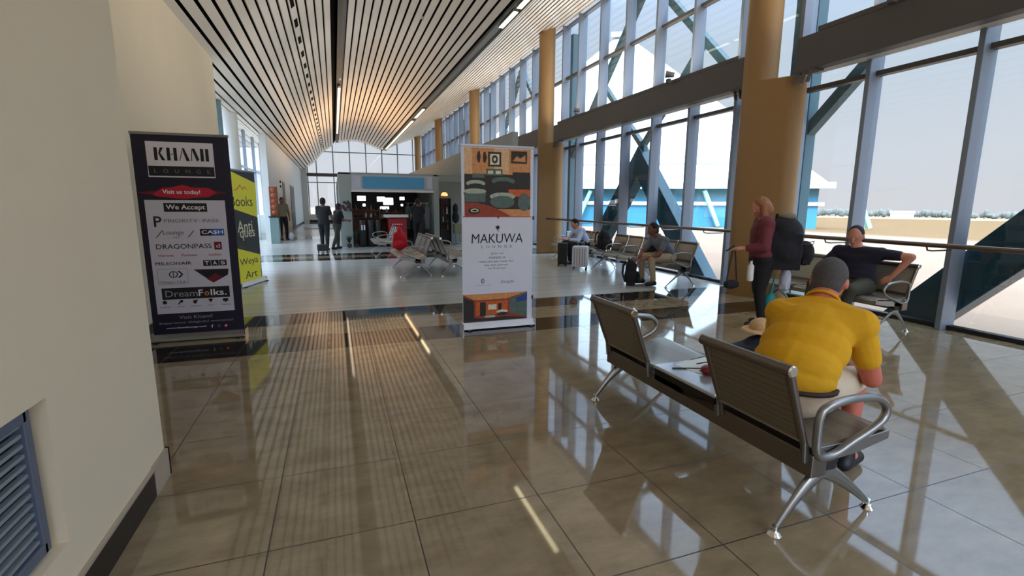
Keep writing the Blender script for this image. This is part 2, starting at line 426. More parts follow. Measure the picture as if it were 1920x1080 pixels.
# near left wall with its vent recess; second wall set back behind the banner
def left_walls():
    X = -.9; mb = MB(); vy0, vy1, vz0, vz1 = .9, 1.89, .283, .795; D = .07
    mb.box(X-.25, X-D, Y0, 2.83, 0, 6.4)                      # core behind the recess
    mb.box(X-D, X, Y0, vy0, 0, 6.4); mb.box(X-D, X, vy1, 2.83, 0, 6.4)
    mb.box(X-D, X, vy0, vy1, 0, vz0); mb.box(X-D, X, vy0, vy1, vz1, 6.4)
    S('wall_left_near', mb, 'wall_paint')
    S('wall_left_recess', MB().box(-2.2, -1.93, 2.6, 10.6, 0, 4.3).box(-1.94, -1.15, 2.6, 2.8, 0, 6.4), 'wall_paint', bevel=.01)
    # vent grille
    t = empty('vent_grille', (X-D, (vy0+vy1)/2, vz0)); tag(t, 'blue-grey metal louvre grille recessed low in the beige wall', 'vent')
    w = vy1-vy0-.12; h = vz1-vz0-.03
    fr = MB(); hw = w/2+.03
    for y in (-hw, hw): fr.box(.0, .045, y-.018, y+.018, .0, h)
    fr.box(.0, .045, -hw, hw, 0, .036); fr.box(.0, .045, -hw, hw, h-.036, h)
    o = fr.build('frame', 'vent_blue', t, bevel=.003); o.location = (0, -.03, .015)
    b = MB().box(.001, .006, -hw, hw, 0, h).build('backing', 'vent_back', t); b.location = (0, -.03, .015)
    sl = MB(); k = 13
    for i in range(k):
        z = .05+i*(h-.09)/(k-1); sl.bar((.026, -hw+.02, z), (.026, hw-.02, z), .018, .012, up=(0, 0, 1))
    o = sl.build('louvre_blades', 'vent_slat', t); o.location = (0, -.03, .015)
    # skirting
    S('baseboard_left', MB().box(X, X+.012, Y0, 2.63, 0, .13), 'skirting_black')
    S('baseboard_left_end', MB().box(X, X+.016, 2.63, 2.846, 0, .15).box(X-.2, X+.016, 2.83, 2.846, 0, .15), 'skirting_beige')
    S('trim_left', MB().box(X, X+.016, Y0, 2.63, .13, .142), 'skirting_beige')
    S('baseboard_recess', MB().box(-1.93, -1.918, 2.8, 10.6, 0, .12), 'skirting_black')
left_walls()

# ---- ceiling: wave of long slats
PROF = [(-4.2, 4.75), (-3.2, 4.25), (-2.65, 3.93), (-2.25, 3.88), (-1.8, 4.03), (-1.2, 4.48), (-.53, 5.22), (.4, 5.86), (1.42, 6.09), (2.44, 5.96), (3.25, 5.66), (3.84, 5.40), (4.45, 5.80), (5.2, 6.13), (5.9, 6.38), (6.72, 6.62)]
def prof_curve():
    P = [V((x, 0, z)) for x, z in PROF]; out = []
    for i in range(len(P)-1):
        p0 = P[max(i-1, 0)]; p1 = P[i]; p2 = P[i+1]; p3 = P[min(i+2, len(P)-1)]
        if abs(p1.x-3.84) < .01: p0 = p1-(p2-p1)
        if abs(p2.x-3.84) < .01: p3 = p2+(p2-p1)
        for k in range(12):
            t = k/12; out.append(.5*((2*p1)+(p2-p0)*t+(2*p0-5*p1+4*p2-p3)*t*t+(3*p1-p0-3*p2+p3)*t**3))
    out.append(P[-1]); return out
PC = prof_curve()
def prof_z(x):
    for a, b in zip(PC, PC[1:]):
        if a.x <= x <= b.x: return a.z+(b.z-a.z)*(x-a.x)/(b.x-a.x)
    return PC[-1].z
def ceiling():
    S_ = [0.]
    for a, b in zip(PC, PC[1:]): S_.append(S_[-1]+(b-a).length)
    def at(s):
        s = min(max(s, 0), S_[-1]-1e-6)
        lo = next(i for i in range(len(S_)-1) if S_[i+1] > s)
        t = (s-S_[lo])/(S_[lo+1]-S_[lo]); p = PC[lo].lerp(PC[lo+1], t); d = (PC[lo+1]-PC[lo]).normalized()
        return p, V((-d.z, 0, d.x))
    mb = MB(); s = 2.65-.2015*13+.015; L_ = S_[-1]
    while s < L_-.1:
        p, n = at(s); wide = .148 if p.x < 3.9 else .125; gap = .0535 if p.x < 3.9 else .075
        q, n2 = at(s+wide)
        skip = (p.x < .5 and q.x > .31) or (p.x < 4.0 and q.x > 3.7)
        if not skip:
            mb.mat(0)
            a, b = p, q; up = .03
            vs = []
            for y in (Y0, Y1+.35):
                for pt, nn in ((a, n), (b, n2), (b+n2*up, n2), (a+n*up, n)): vs.append((pt.x, y, pt.z))
            mb.add(vs, [(0, 1, 5, 4), (1, 2, 6, 5), (3, 0, 4, 7), (0, 3, 2, 1), (4, 5, 6, 7)])
            if -.74 < p.x < -.56:   # slat with air outlets
                mb.mat(1); mid, nn = at(s+wide/2); e1, _ = at(s+.03); e2, _ = at(s+wide-.03)
                y = -2.
                while y < 36:
                    mb.add([(e1.x-nn.x*.002, y, e1.z-nn.z*.002), (e2.x-nn.x*.002, y, e2.z-nn.z*.002), (e2.x-nn.x*.002, y+.5, e2.z-nn.z*.002), (e1.x-nn.x*.002, y+.5, e1.z-nn.z*.002)], [(0, 1, 2, 3)])
                    y += 1.15
        s += wide+gap
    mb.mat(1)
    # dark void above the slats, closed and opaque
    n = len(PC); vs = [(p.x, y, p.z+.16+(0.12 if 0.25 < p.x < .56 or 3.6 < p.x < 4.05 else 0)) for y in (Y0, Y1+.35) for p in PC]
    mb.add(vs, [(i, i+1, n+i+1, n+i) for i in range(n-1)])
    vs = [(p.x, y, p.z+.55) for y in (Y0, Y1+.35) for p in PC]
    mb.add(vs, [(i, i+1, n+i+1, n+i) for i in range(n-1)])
    mb.mat(2)
    # service channels
    for x0, x1, dz in ((.325, .50, .05), (3.71, 3.98, .06)):
        z = max(prof_z(x0), prof_z(x1)) if x0 < 1 else 5.47
        mb.box(x0, x1, Y0, Y1+.3, z+dz, z+dz+.01)
        mb.box(x0-.012, x0, Y0, Y1+.3, prof_z(x0)-.01, z+dz); mb.box(x1, x1+.012, Y0, Y1+.3, prof_z(x1)-.01, z+dz)
    o = mb.build('ceiling', ['ceiling_slat', 'ceiling_dark', 'channel_grey']); o['kind'] = 'structure'
    # sloped slab carrying daylight-tight roof
    S('roof', MB().box(-4.6, 7.0, Y0-.1, Y1+.5, 7.2, 7.35), 'beam_grey')
ceiling()

def light_strip(y0, y1, x, z, m, label, w=.1):
    t = empty('ceiling_light', (x, (y0+y1)/2, z)); tag(t, label, 'light', 'linear lights in the ceiling channels')
    h = (y1-y0)/2
    MB().box(-w/2-.012, w/2+.012, -h-.02, h+.02, .012, .05).build('housing', 'channel_grey', t)
    MB().box(-w/2, w/2, -h, h, 0, .012).build('diffuser', m, t)
light_strip(7.9, 10.3, 3.845, 5.44, 'strip_light', 'yellow linear ceiling light nearest the camera, in the slatted valley by the windows')
light_strip(10.5, 11.5, 3.845, 5.44, 'strip_light', 'short yellow linear ceiling light just beyond the nearest one in the window-side valley')
light_strip(22.0, 24.3, 3.845, 5.44, 'strip_light', 'bright linear ceiling light above the shop in the window-side valley')
light_strip(25.2, 38.5, 3.845, 5.44, 'strip_light_warm', 'long warm linear light at the far end of the window-side valley')
light_strip(20.9, 34.0, .412, 5.80, 'strip_light_dim', 'long warm linear light in the grey central ceiling channel')
for i, (x, y) in enumerate(((.412, 19.3), (.412, 20.6))):
    t = MB().cyl((0, 0, -.05), .05, .06).build('spotlight', 'white_plastic', smooth=40); t.location = (x, y, 5.80)
    tag(t, ('small white round fitting in the central channel, nearer of the two', 'small white round fitting in the central channel, beside the warm light')[i], 'spotlight')
for x, y in ((1.55, 10.5), (-.1, 9.6), (2.3, 13)):
    t = MB().cyl((0, 0, -.05), .02, .06).ell((0, 0, -.05), .035, .035, .012).build('sprinkler_head', 'chrome', smooth=40)
    t.location = (x, y, prof_z(x)-.0); tag(t, 'small round sprinkler head under the ceiling slats', 'sprinkler', 'sprinkler heads under the slats')

# ---- window wall (right)
GX = 6.70
def window_bay(k, y0, y1):
    t = empty('window_%d' % k, (GX, y0, 0)); t['kind'] = 'structure'
    L_ = y1-y0; top = 6.55
    MB().box(-.006, .006, 0, L_, 0, top).build('glass', 'window_glass', t)
    MB().box(-.05, .05, 0, L_, .0, .05).build('sill', 'black', t)
    for z in (3.1, 5.1): MB().box(-.05, .06, 0, L_, z-.03, z+.03).build('transom', 'beam_grey', t)
    MB().box(-.06, .06, 0, L_, top-.06, top).build('head_frame', 'alu', t)
    for i in range(7):
        y = i*L_/6.85
        if y > L_-.2: break
        MB().box(-.16, .09, y-.03, y+.03, 0, top).build('mullion', 'alu', t, bevel=.006)
for k, y0 in enumerate((-2.4, 5.75, 13.85, 21.95, 30.05)): window_bay(k+1, y0, y0+8.1 if k < 4 else Y1)
# end window
def end_window():
    t = empty('window_6', (0, Y1, 0)); t['kind'] = 'structure'
    lo = [(-1.75, 0.), (6.7, 0.)]
    P = [(p.x, p.z+.1) for p in PC if p.x >= -1.8 and p.x <= 6.7]
    mb = MB(); mb.prism([(-1.8, .62), (6.7, .62)]+P[::-1], 'y', -.008, .008); mb.build('glass', 'window_glass', t)
    mb = MB().box(-1.8, 6.7, -.15, .15, 0, .62); mb.build('sill_wall', 'wall_white', t)
    MB().box(-1.8, 6.7, -.16, -.15, 0, .2).build('skirting', 'skirting_black', t)
    MB().box(-1.8, 6.7, -.12, .12, 3.42, 3.66).build('transom', 'beam_grey', t)
    MB().box(-1.8, 6.7, -.04, .04, 5.2, 5.26).build('transom', 'beam_grey', t)
    MB().box(-1.8, 6.7, -.04, .04, 2.95, 3.0).build('transom', 'beam_grey', t)
    for x in [-1.74]+[-1.19+1.19*i+.08 for i in range(0, 7)]:
        MB().box(x-.035, x+.035, -.1, .08, .62, prof_z(x)+.1).build('mullion', 'alu', t)
end_window()
S('wall_end_left', MB().box(-4.6, -1.8, Y1-.1, Y1+.2, 0, 5.2), 'wall_white')

# left side beyond the recess wall
S('wall_left_far', MB().box(-2.42, -2.2, 20.0, Y1, 0, 4.2), 'wall_white')
S('baseboard_left_far', MB().box(-2.2, -2.19, 20.0, Y1, 0, .12), 'skirting_black')
def left_glazing():
    t = empty('window_7', (-3.2, 10.6, 0)); t['kind'] = 'structure'
    MB().box(-.006, .006, 0, 19, 0, 4.25).build('glass', 'window_glass', t)
    for i in range(9): MB().box(-.06, .06, i*2.3-.03, i*2.3+.03, 0, 4.25).build('mullion', 'alu', t)
    MB().box(-.05, .05, 0, 19, 2.75, 2.82).build('transom', 'alu', t)
    MB().box(-.05, .05, 0, 19, 0, .9).build('sill_panel', 'wall_white', t)
left_glazing()
for i, (y0, y1) in enumerate(((25.0, 26.0), (29.2, 31.6))):
    t = empty('door_%d' % (i+1), (-2.2, y0, 0)); t['kind'] = 'structure'
    MB().box(-.01, .03, 0, y1-y0, 0, 2.4).build('frame', 'kiosk_grey', t)
    MB().box(.005, .036, .08, y1-y0-.08, 0, 2.32).build('leaf', 'ink_grey' if i == 0 else 'banner_dark', t)
    MB().box(.036, .07, .12, .16, .95, 1.1).build('door_handle', 'chrome', t)

# ---- columns, beams, handrail
def column(x, y, top, label, lower=True):
    t = empty('column', (x, y, 0)); tag(t, label, 'column', 'round tan columns along the window wall')
    MB().cyl((0, 0, 0), .24, top, 40).build('shaft', 'column_tan', t, smooth=40)
    if lower:
        a = V((0, 0)); b = V((.17, -.42)); r1, r2 = .243, .2; pts = []
        d = math.atan2(b.y-a.y, b.x-a.x)
        for k in range(17):
            q = d+PI/2+PI*k/16; pts.append((a.x+r1*math.cos(q), a.y+r1*math.sin(q)))
        for k in range(17):
            q = d-PI/2+PI*k/16; pts.append((b.x+r2*math.cos(q), b.y+r2*math.sin(q)))
        MB().prism(pts, 'z', 0, 3.24).build('lower_casing', 'column_tan', t, smooth=40)
CY = [-2.0, 6.1, 14.2, 22.3, 30.4, 38.5]
for y, l in zip(CY[1:], ['wide tan round column right of the woman with the backpack', 'tan round column behind the white lounge banner, left of the seated travellers',
                     'tan round column just above the lounge banner top', 'tan round column above the grey bulkhead, second from the end window', 'tan round column nearest the end window']):
    column(6.2, y, prof_z(6.2)+.12, l)
def beam(y0, y1, label):
    t = empty('tie_beam', (6.28, y0, 3.25)); tag(t, label, 'beam', 'grey beams between the columns')
    MB().box(-.12, .06, 0, y1-y0, 0, .45).build('web', 'beam_grey', t, bevel=.008)
    MB().box(.062, .3, 0, y1-y0, .02, .06).build('bottom_flange', 'beam_light', t)
    for e, s in ((0, 1), (y1-y0, -1)):
        b = MB()
        for j in range(3): b.bar((-.1+.0*j, e+s*(.05+j*.1), .02), (-.1, e+s*(.0+j*.1), -.16), .05, .02)
        b.box(-.12, .06, min(e, e+s*.3), max(e, e+s*.3), -.02, 0)
        b.build('bracket', 'beam_grey', t)
beam(-7, 5.46, 'grey steel beam across the window right of the wide tan column')
beam(6.34, 13.56, 'grey steel beam across the window between the two nearest tan columns')
beam(14.44, 21.66, 'grey steel beam across the window beyond the lounge banner')
beam(22.54, 29.76, 'grey steel beam across the window hidden behind the bulkhead')
def rail(y0, y1, label, br):
    t = empty('handrail', (6.12, y0, 1.0)); tag(t, label, 'handrail')
    MB().tube([(0, 0, 0), (0, y1-y0, 0)], .026, 14).build('rail', 'rail_steel', t, smooth=40)
    for y in br: MB().tube([(0, y-y0, -.02), (.02, y-y0, -.06), (.1, y-y0, -.07), (.43, y-y0, -.07)], .009, 8).build('bracket', 'rail_steel', t, smooth=40)
rail(-7, 5.5, 'brown metal handrail in front of the window by the man in the navy t-shirt', (-1.3, 1.12, 3.5, 4.7))
rail(6.33, 13.85, 'brown metal handrail behind the seated travellers, ending at the far tan column', (7.0, 8.2, 9.4, 10.6, 11.8, 13.0))

# ---- outside lattice of braces
LX = 7.0
mat('clad_teal_light', srgb(96, 130, 128), .3, metal=.2, noise=.2, nscale=1.5)
LAT = empty('steel_lattice', (7.0, 6.1, -.35)); tag(LAT, 'grey-teal steel lattice of posts and A-shaped braces outside the window wall', 'steel frame')
def lattice(yc):
    # one A-frame in the plane outside the glass, apex at yc
    z0 = GZ
    t = empty('a_frame', (0, yc-6.1, 0)); t.parent = LAT
    h = 2.8-z0
    for s in (-1, 1):
        # wide clad leg, outer edge running up to the apex
        b = MB(); pts = [V((0, 0, h)), V((0, s*2.87, 0)), V((0, s*2.2, 0)), V((0, 0, h-.72))]
        vs = [p+V((-.14, 0, 0)) for p in pts]+[p+V((.14, 0, 0)) for p in pts]
        b.add(vs, [(0, 1, 2, 3), (4, 5, 6, 7), (0, 1, 5, 4), (1, 2, 6, 5), (2, 3, 7, 6), (3, 0, 4, 7)])
        b.build('clad_leg', 'clad_teal', t, bevel=.01)
        # slender diagonals: apex up to the long brace, long brace from the post up to the roof
        MB().bar((0, 0, h), (0, s*2.0, h+1.85), .12, .12).build('diagonal', 'steel_teal', t)
        MB().bar((0, s*4.05, 2.55-z0), (0, s*.05, 6.45-z0), .15, .15).build('long_brace', 'steel_teal', t)
    MB().box(-.05, .05, -.12, .12, h-.2, h+.12).build('gusset', 'steel_teal', t)
    return t
for y in (10.25, 1.8, 18.4, 26.5): lattice(y)
for y in CY:
    o = MB().box(-.1, .1, -.2, .2, 0, 6.75).build('post', 'steel_teal', LAT, bevel=.01); o.location = (0, y-.1-6.1, 0)
    p = MB().box(-.2, .2, -.3, .3, 0, .95).build('plinth', 'concrete', o, bevel=.01)

# ---- outside: pyramid-roofed wing, far trees
def wing():
    az = math.radians(19.85+math.degrees(math.atan(190/912))); D = 62.; c = V((math.sin(az)*D, math.cos(az)*D, 0))
    t = empty('terminal_wing', c, -az); tag(t, 'white pyramid-roofed terminal wing with a teal glazed front, outside the window', 'building')
    R = 17.3; ez = 3.0; top = 20.4; gz = -1.0
    fy = -R
    b = MB(); q = .75
    b.add([(-R, fy, ez), (R, fy, ez), (R, R, ez), (-R, R, ez), (-q, -q, top), (q, -q, top), (q, q, top), (-q, q, top)],
          [(0, 1, 5, 4), (1, 2, 6, 5), (2, 3, 7, 6), (3, 0, 4, 7), (4, 5, 6, 7), (0, 3, 2, 1)])
    b.box(-R, R, fy-.3, fy+.1, ez-.15, ez+.35)
    b.build('roof', 'cone_white', t)
    s = MB()
    for x in (-14, -7, 0, 7, 14):
        s.bar((x, fy-.02, ez+.05), (x*.05, -q-.06, top-.2), .08, .06)
    for k in (.12,):
        z = ez+(top-ez)*k; w = R-(R-q)*k; s.bar((-w, -w-.04, z), (w, -w-.04, z), .1, .1)
    s.build('roof_seam', 'cone_seam', t)
    MB().box(-q-.5, q+.5, -q-.5, q+.5, top, top+.5).build('roof_cap', 'cone_white', t)
    MB().box(-R+.8, R-.8, fy+.8, R-1, 1.75, ez).build('clerestory', 'ext_teal_dark', t)
    MB().box(-R+.8, R-.8, fy+.7, R-1, gz, 1.45).build('glazed_front', 'ext_teal', t)
    MB().box(-R+.4, R-.4, fy+.5, fy+.9, 1.45, 1.75).build('band', 'ext_white', t)
    for x in (-13.5, -7.2, -2.2, 3.2, 7.4, 11.6, 19):
        MB().bar((x-1.2 if x < 0 else x+1.3, fy+.35, -.3), (x, fy+.2, 2.7), .42, .3).build('strut', 'strut_mint', t)
wing()
def tree_line():
    random.seed(3)
    k = 0
    for row in range(2):
        for i in range(37):
            az = math.radians(40+(i+.5*row)*1.05); D = 468+row*45+random.uniform(-6, 6)
            base = V((math.sin(az)*D, math.cos(az)*D, GZ-.014*(D-40)))
            h = random.uniform(4.5, 7.5)*(1+.15*row); w = 4.0
            b = MB()
            for q in range(5): b.ell((random.uniform(-w, w)*.5, random.uniform(-1, 1), h*random.uniform(.3, .6)), w*random.uniform(.35, .5), w*.35, h*random.uniform(.25, .4), n=9, m=6)
            o = b.build('tree', 'tree_far', smooth=60); o.location = base; o.rotation_euler.z = -az
            MB().cyl((0, 0, -1), .4, h*.5, 6).build('trunk', 'tree_far', o)
            tag(o, 'hazy grey tree in the line along the airfield horizon', 'tree', 'trees along the airfield horizon')
tree_line()
def far_shed(az, D, w, h, label):
    a = math.radians(az); t = empty('shed', (math.sin(a)*D, math.cos(a)*D, GZ-.014*(D-40)), -a); tag(t, label, 'building')
    MB().box(-w/2, w/2, -3, 3, -1, h).build('walls', 'building_far', t)
    MB().prism([(-3.6, h), (3.6, h), (0, h+1.6)], 'x', -w/2-.5, w/2+.5).build('roof', 'cone_seam', t)
far_shed(58.2, 440, 13, 3.0, 'small white building far off on the airfield horizon')
mat('left_block_glass', srgb(150, 190, 196), .3)
def left_building():
    t = empty('annex_building', (-26, 60, GZ)); tag(t, 'pale building with a grey roof seen through the left-hand glazing', 'building')
    MB().box(-18, 18, 0, 12, 0, 5.2).build('walls', 'ext_white', t)
    MB().box(-18, 18, -.1, 0, 3.6, 4.7).build('window_band', 'left_block_glass', t)
    MB().prism([(-1.5, 5.2), (13, 5.2), (6, 8.2)], 'x', -19, 19).build('roof', 'cone_seam', t)
left_building()
def uplight_fill(loc, e, w, l, label):  # added lamp, gives the far ceiling its warm tint
    t = empty('added_uplighter', loc); tag(t, label, 'light')
    MB().box(-w/2, w/2, -l/2, l/2, 0, .06).build('trough', 'kiosk_grey', t)
    d = bpy.data.lights.new('added_uplighter', 'AREA'); d.shape = 'RECTANGLE'; d.size = w*.8; d.size_y = l*.95; d.energy = e; d.color = (1, .62, .34)
    o = bpy.data.objects.new('lamp', d); col.objects.link(o); o.parent = t; o.location = (0, 0, .1); o.rotation_euler = (PI, 0, 0)
def cove_fill(y0, y1, e, label, x=6.28, z=3.72, tilt=.33):  # area lamps added to brighten the ceiling, each given a trough
    t = empty('added_cove_light', (x, (y0+y1)/2, z)); tag(t, label, 'light')
    L_ = y1-y0
    MB().box(-.07, .07, -L_/2, L_/2, 0, .012).box(-.075, -.06, -L_/2, L_/2, 0, .06).box(.06, .075, -L_/2, L_/2, 0, .06).build('trough', 'beam_grey', t)
    d = bpy.data.lights.new('added_cove_light', 'AREA'); d.shape = 'RECTANGLE'; d.size = .10; d.size_y = L_*.96; d.energy = e; d.color = (1, .93, .84)
    o = bpy.data.objects.new('lamp', d); col.objects.link(o); o.parent = t; o.location = (0, 0, .03); o.rotation_euler = (PI, -tilt if x > 0 else tilt, 0)
cove_fill(-6.5, 5.2, 200, 'long added fill light on top of the beam right of the wide tan column')
cove_fill(6.6, 13.4, 130, 'long added fill light on top of the beam between the two nearest tan columns')
cove_fill(14.6, 21.4, 110, 'long added fill light on top of the beam beyond the lounge banner')
cove_fill(-7, -.6, 110, 'long added fill light on the beige wall beside the camera', x=-.80, z=3.3)
WASH = []
def washer_fill(y, e, where, ty, tz=4.9):  # added spots that brighten the left ceiling slope and recess wall
    t = empty('added_washer', (6.10, y, 3.70)); tag(t, 'small added grey floodlight on top of the beam, '+where, 'fill light', 'added floodlights on the window-side beams')
    d = V((-1.2, ty, tz))-V((6.0, y, 3.86)); q = d.to_track_quat('-Z', 'Y'); dd = d.normalized()
    MB().box(-.03, .03, -.04, .04, 0, .08).build('bracket', 'beam_grey', t)
    MB().tube([V((0, 0, .16))-dd*.10, V((0, 0, .16))+dd*.06], [.045, .065], 16).build('lamp_head', 'beam_grey', t, smooth=40)
    l = bpy.data.lights.new('added_washer', 'SPOT'); l.energy = e; l.spot_size = math.radians(50); l.spot_blend = .9; l.color = (1, .95, .88); l.shadow_soft_size = .06
    o = bpy.data.objects.new('lamp', l); col.objects.link(o); o.parent = t; o.location = V((0, 0, .16))+dd*.075; o.rotation_euler = q.to_euler()
washer_fill(1.5, 520, 'nearest the camera', 5.5); washer_fill(4.2, 520, 'just right of the wide tan column', 8.5)
washer_fill(8.2, 480, 'just left of the wide tan column', 12.5); washer_fill(12.0, 420, 'right of the far tan column', 16)
washer_fill(17.0, 400, 'beyond the far tan column', 22); washer_fill(20.5, 400, 'farthest along', 27)
uplight_fill((1.2, 26.0, 2.47), 260, .5, 9, 'long warm fill lamp added on top of the shop roof')
# round white column and grey post on the left
t = MB().cyl((0, 0, 0), .19, 3.98, 32).build('column', 'wall_white', smooth=40); t.location = (-2.62, 16.0, 0); tag(t, 'white round column left of the lounge banners, in front of the glazing', 'column')
t = MB().box(-.12, .12, -.12, .12, 0, 3.88).build('steel_post', 'steel_teal', bevel=.01); t.location = (-2.62, 14.2, 0); tag(t, 'square grey-teal post at the end of the recessed wall', 'post')

# ================================================================== BENCHES
def bench(name, units, label, loc, rz, arms, cat='bench', group=None, UW=.54, lw=.62, sheet='bench_sheet_silver', armr=.0125):
    # local: x along the bench, +y is where sitters face, origin at the rear feet line
    t = empty(name, loc, rz); tag(t, label, cat, group)
    n = len(units); L_ = UW*n
    MB().box(.0, L_, .10, .19, .265, .37).build('beam', 'bench_frame', t, bevel=.006)
    for i, u in enumerate(units):
        x0, x1 = i*UW+.02, (i+1)*UW-.02
        if u == 't':
            top = MB().box(x0-.01, x1+.01, .09, .60, .405, .425); o = top.build('table_panel', 'table_top', t, bevel=.006)
            MB().box(x0, x1, .1, .115, .33, .405).build('table_apron', 'bench_dark', t)
            MB().box(x0, x1, .575, .59, .35, .405).build('table_apron', 'bench_dark', t)
            continue
        # seat: perforated sheet with a rolled front
        prof = [(.075, .43), (.12, .405), (.22, .395), (.38, .405), (.52, .42), (.575, .415), (.60, .39), (.595, .365)]
        mb = MB(); poly = prof+[(y-.004, z-.012) for y, z in prof[::-1]]
        mb.prism(poly, 'x', x0+.012, x1-.012); mb.build('seat', sheet, t, smooth=50)
        for xx in (x0, x1-.014):
            fr = MB()
            side = [(.07, .43), (.12, .39), (.38, .385), (.60, .40), (.60, .36), (.40, .325), (.18, .31), (.08, .33)]
            fr.prism(side, 'x', xx, xx+.014)
            fr.build('seat_bracket', 'bench_alu', t, bevel=.003)
        # three punched holes on the outer cheek
        # backrest
        bp = [(.085, .42), (.045, .52), (.0, .64), (-.035, .735)]
        mb = MB(); poly = bp+[(y-.008, z-.002) for y, z in bp[::-1]]
        mb.prism(poly, 'x', x0+.035, x1-.035)
        b = mb.build('backrest', sheet, t, smooth=50)
        fr = MB()
        for xx in (x0+.018, x1-.018): fr.tube([(xx, .10, .34)]+[(xx, y, z) for y, z in bp], [.012, .016, .017, .018, .019], 10)
        fr.box(x0+.03, x1-.03, .072, .09, .43, .452)
        fr.build('back_frame', 'bench_frame', b, smooth=40)
        MB().tube([(x0+.0, -.043, .752), (x1-.0, -.043, .752)], .026, 16).build('top_roll', 'bench_frame', b, smooth=40)
        for xx, s in ((x0, -1), (x1, 1)): MB().tube([(xx, -.043, .752), (xx+s*.006, -.043, .752)], [.026, .02], 16).build('end_cap', 'chrome', b, smooth=40)
    for x in (.05, L_-.05) if n < 5 else (.05, L_/2, L_-.05):
        lg = MB()
        lg.prism([(.15, .36), (.30, .36), (.275, .27), (.19, .27)], 'x', x-.03, x+.03)
        lg.build('bracket', 'black', t, bevel=.004)
        lg = MB(); z = .25
        hub = (x, .235, z)
        lg.obox((x, .235, .265), (1, 0, 0), (0, 1, 0), (0, 0, 1), .027*lw, .05, .022)
        for ye, ym in ((-.01, .12), (.56, .36)):
            a = V((x, .235, .262)); b_ = V((x, ym, .20)); c = V((x, ye, .03)); pts = []; rs = []
            for k in range(11):
                q = k/10; pts.append(a*(1-q)**2+b_*(2*q*(1-q))+c*q*q); rs.append((.043-.029*q)*lw)
            n0 = len(lg.v); lg.tube(pts, rs, 12)
            lg.v[n0:] = [(x+(vx-x)*.62, vy, vz) for vx, vy, vz in lg.v[n0:]]
        lg.build('leg', 'bench_alu', t, smooth=50)
        for ye in (-.015, .565): MB().cyl((x, ye, .012), .012, .03, 12).cyl((x, ye, 0), .03, .018, 20, .016).build('foot', 'chrome', t, smooth=40)
    for i in arms:
        x = i*UW; x = min(max(x, .0), L_)
        path = [(.125, .37), (.11, .46), (.115, .55), (.16, .585), (.30, .60), (.44, .585), (.50, .555), (.525, .515), (.50, .47), (.42, .43), (.32, .395), (.21, .355)]
        pts = [V((x, y, z)) for y, z in path]
        sm = []
        for k in range(len(pts)):
            p0, p1, p2, p3 = pts[k-1], pts[k], pts[(k+1) % len(pts)], pts[(k+2) % len(pts)]
            for j in range(4):
                q = j/4; sm.append(.5*((2*p1)+(p2-p0)*q+(2*p0-5*p1+4*p2-p3)*q*q+(3*p1-p0-3*p2+p3)*q**3))
        MB().tube(sm, armr, 10, closed=True).build('armrest', 'bench_alu', t, smooth=50)
    return t
# nearest bench: seat, table, seat, facing the window
bench('airport_bench', ['s', 't', 's'], 'steel airport bench nearest the camera, two seats with a small table between', (1.745, 3.03, 0), -PI/2, (0, 3), UW=.557, lw=1., sheet='bench_sheet', armr=.018)
bench('airport_bench', ['s']*3, 'steel airport bench under the man in the navy t-shirt', (6.08, 3.52, 0), PI/2, (0, 1, 3))
bench('airport_bench', ['s']*5, 'long steel airport bench under the man in the grey t-shirt', (5.92, 6.9, 0), PI/2, (0, 1, 2, 3, 4, 5))
bench('airport_bench', ['s']*3, 'steel airport bench under the man in the pale shirt, before the far tan column', (5.95, 10.2, 0), PI/2, (0, 1, 3))
bench('airport_bench', ['s']*3, 'steel airport bench with the red jacket, facing the left wall', (1.72, 9.5, 0), PI/2, (0, 3))
bench('airport_bench', ['s']*3, 'steel airport bench just left of the white lounge banner, backing onto the red-jacket bench', (1.95, 11.0, 0), -PI/2, (0, 3))
bench('airport_bench', ['s']*3, 'steel airport bench farther off, in front of the shop', (1.55, 13.4, 0), PI/2, (0, 3))

# ================================================================== ROLL-UP BANNERS
FACE = (PI/2, 0, 0)           # text lying in the local xz plane, read from -y
def fit(name, s, x0, x1, zc, h, m, parent, y=-.0022, shear=0., bold=0., space=1.):
    o = text(name, s, 1., m, parent, (0, 0, 0), FACE, ext=.0004, shear=shear, space=space, bold=bold)
    vs = [v.co for v in o.data.vertices]
    xa, xb = min(v.x for v in vs), max(v.x for v in vs); ya, yb = min(v.y for v in vs), max(v.y for v in vs)
    kx = (x1-x0)/(xb-xa); ky = h/(yb-ya)
    for v in o.data.vertices: v.co = V(((v.co.x-(xa+xb)/2)*kx, (v.co.y-(ya+yb)/2)*ky, v.co.z))
    o.scale = (1, 1, 1); o.location = ((x0+x1)/2, y, zc); return o
def flat(name, polys, mats, parent, y=-.0016, thick=.0006):
    # polys: list of (material index, [(x, z), ...]); later ones lie a hair in front
    mb = MB()
    for i, (k, pl) in enumerate(polys): mb.mat(k).prism(pl, 'y', y-thick-.00012*i, y)
    return mb.build(name, mats, parent)
def rect(x0, x1, z0, z1): return [(x0, z0), (x1, z0), (x1, z1), (x0, z1)]
def disc(cx, cz, rx, rz, n=20, a0=0, a1=2*PI): return [(cx+rx*math.cos(a0+(a1-a0)*k/n), cz+rz*math.sin(a0+(a1-a0)*k/n)) for k in range(n if a1-a0 > 6.2 else n+1)]
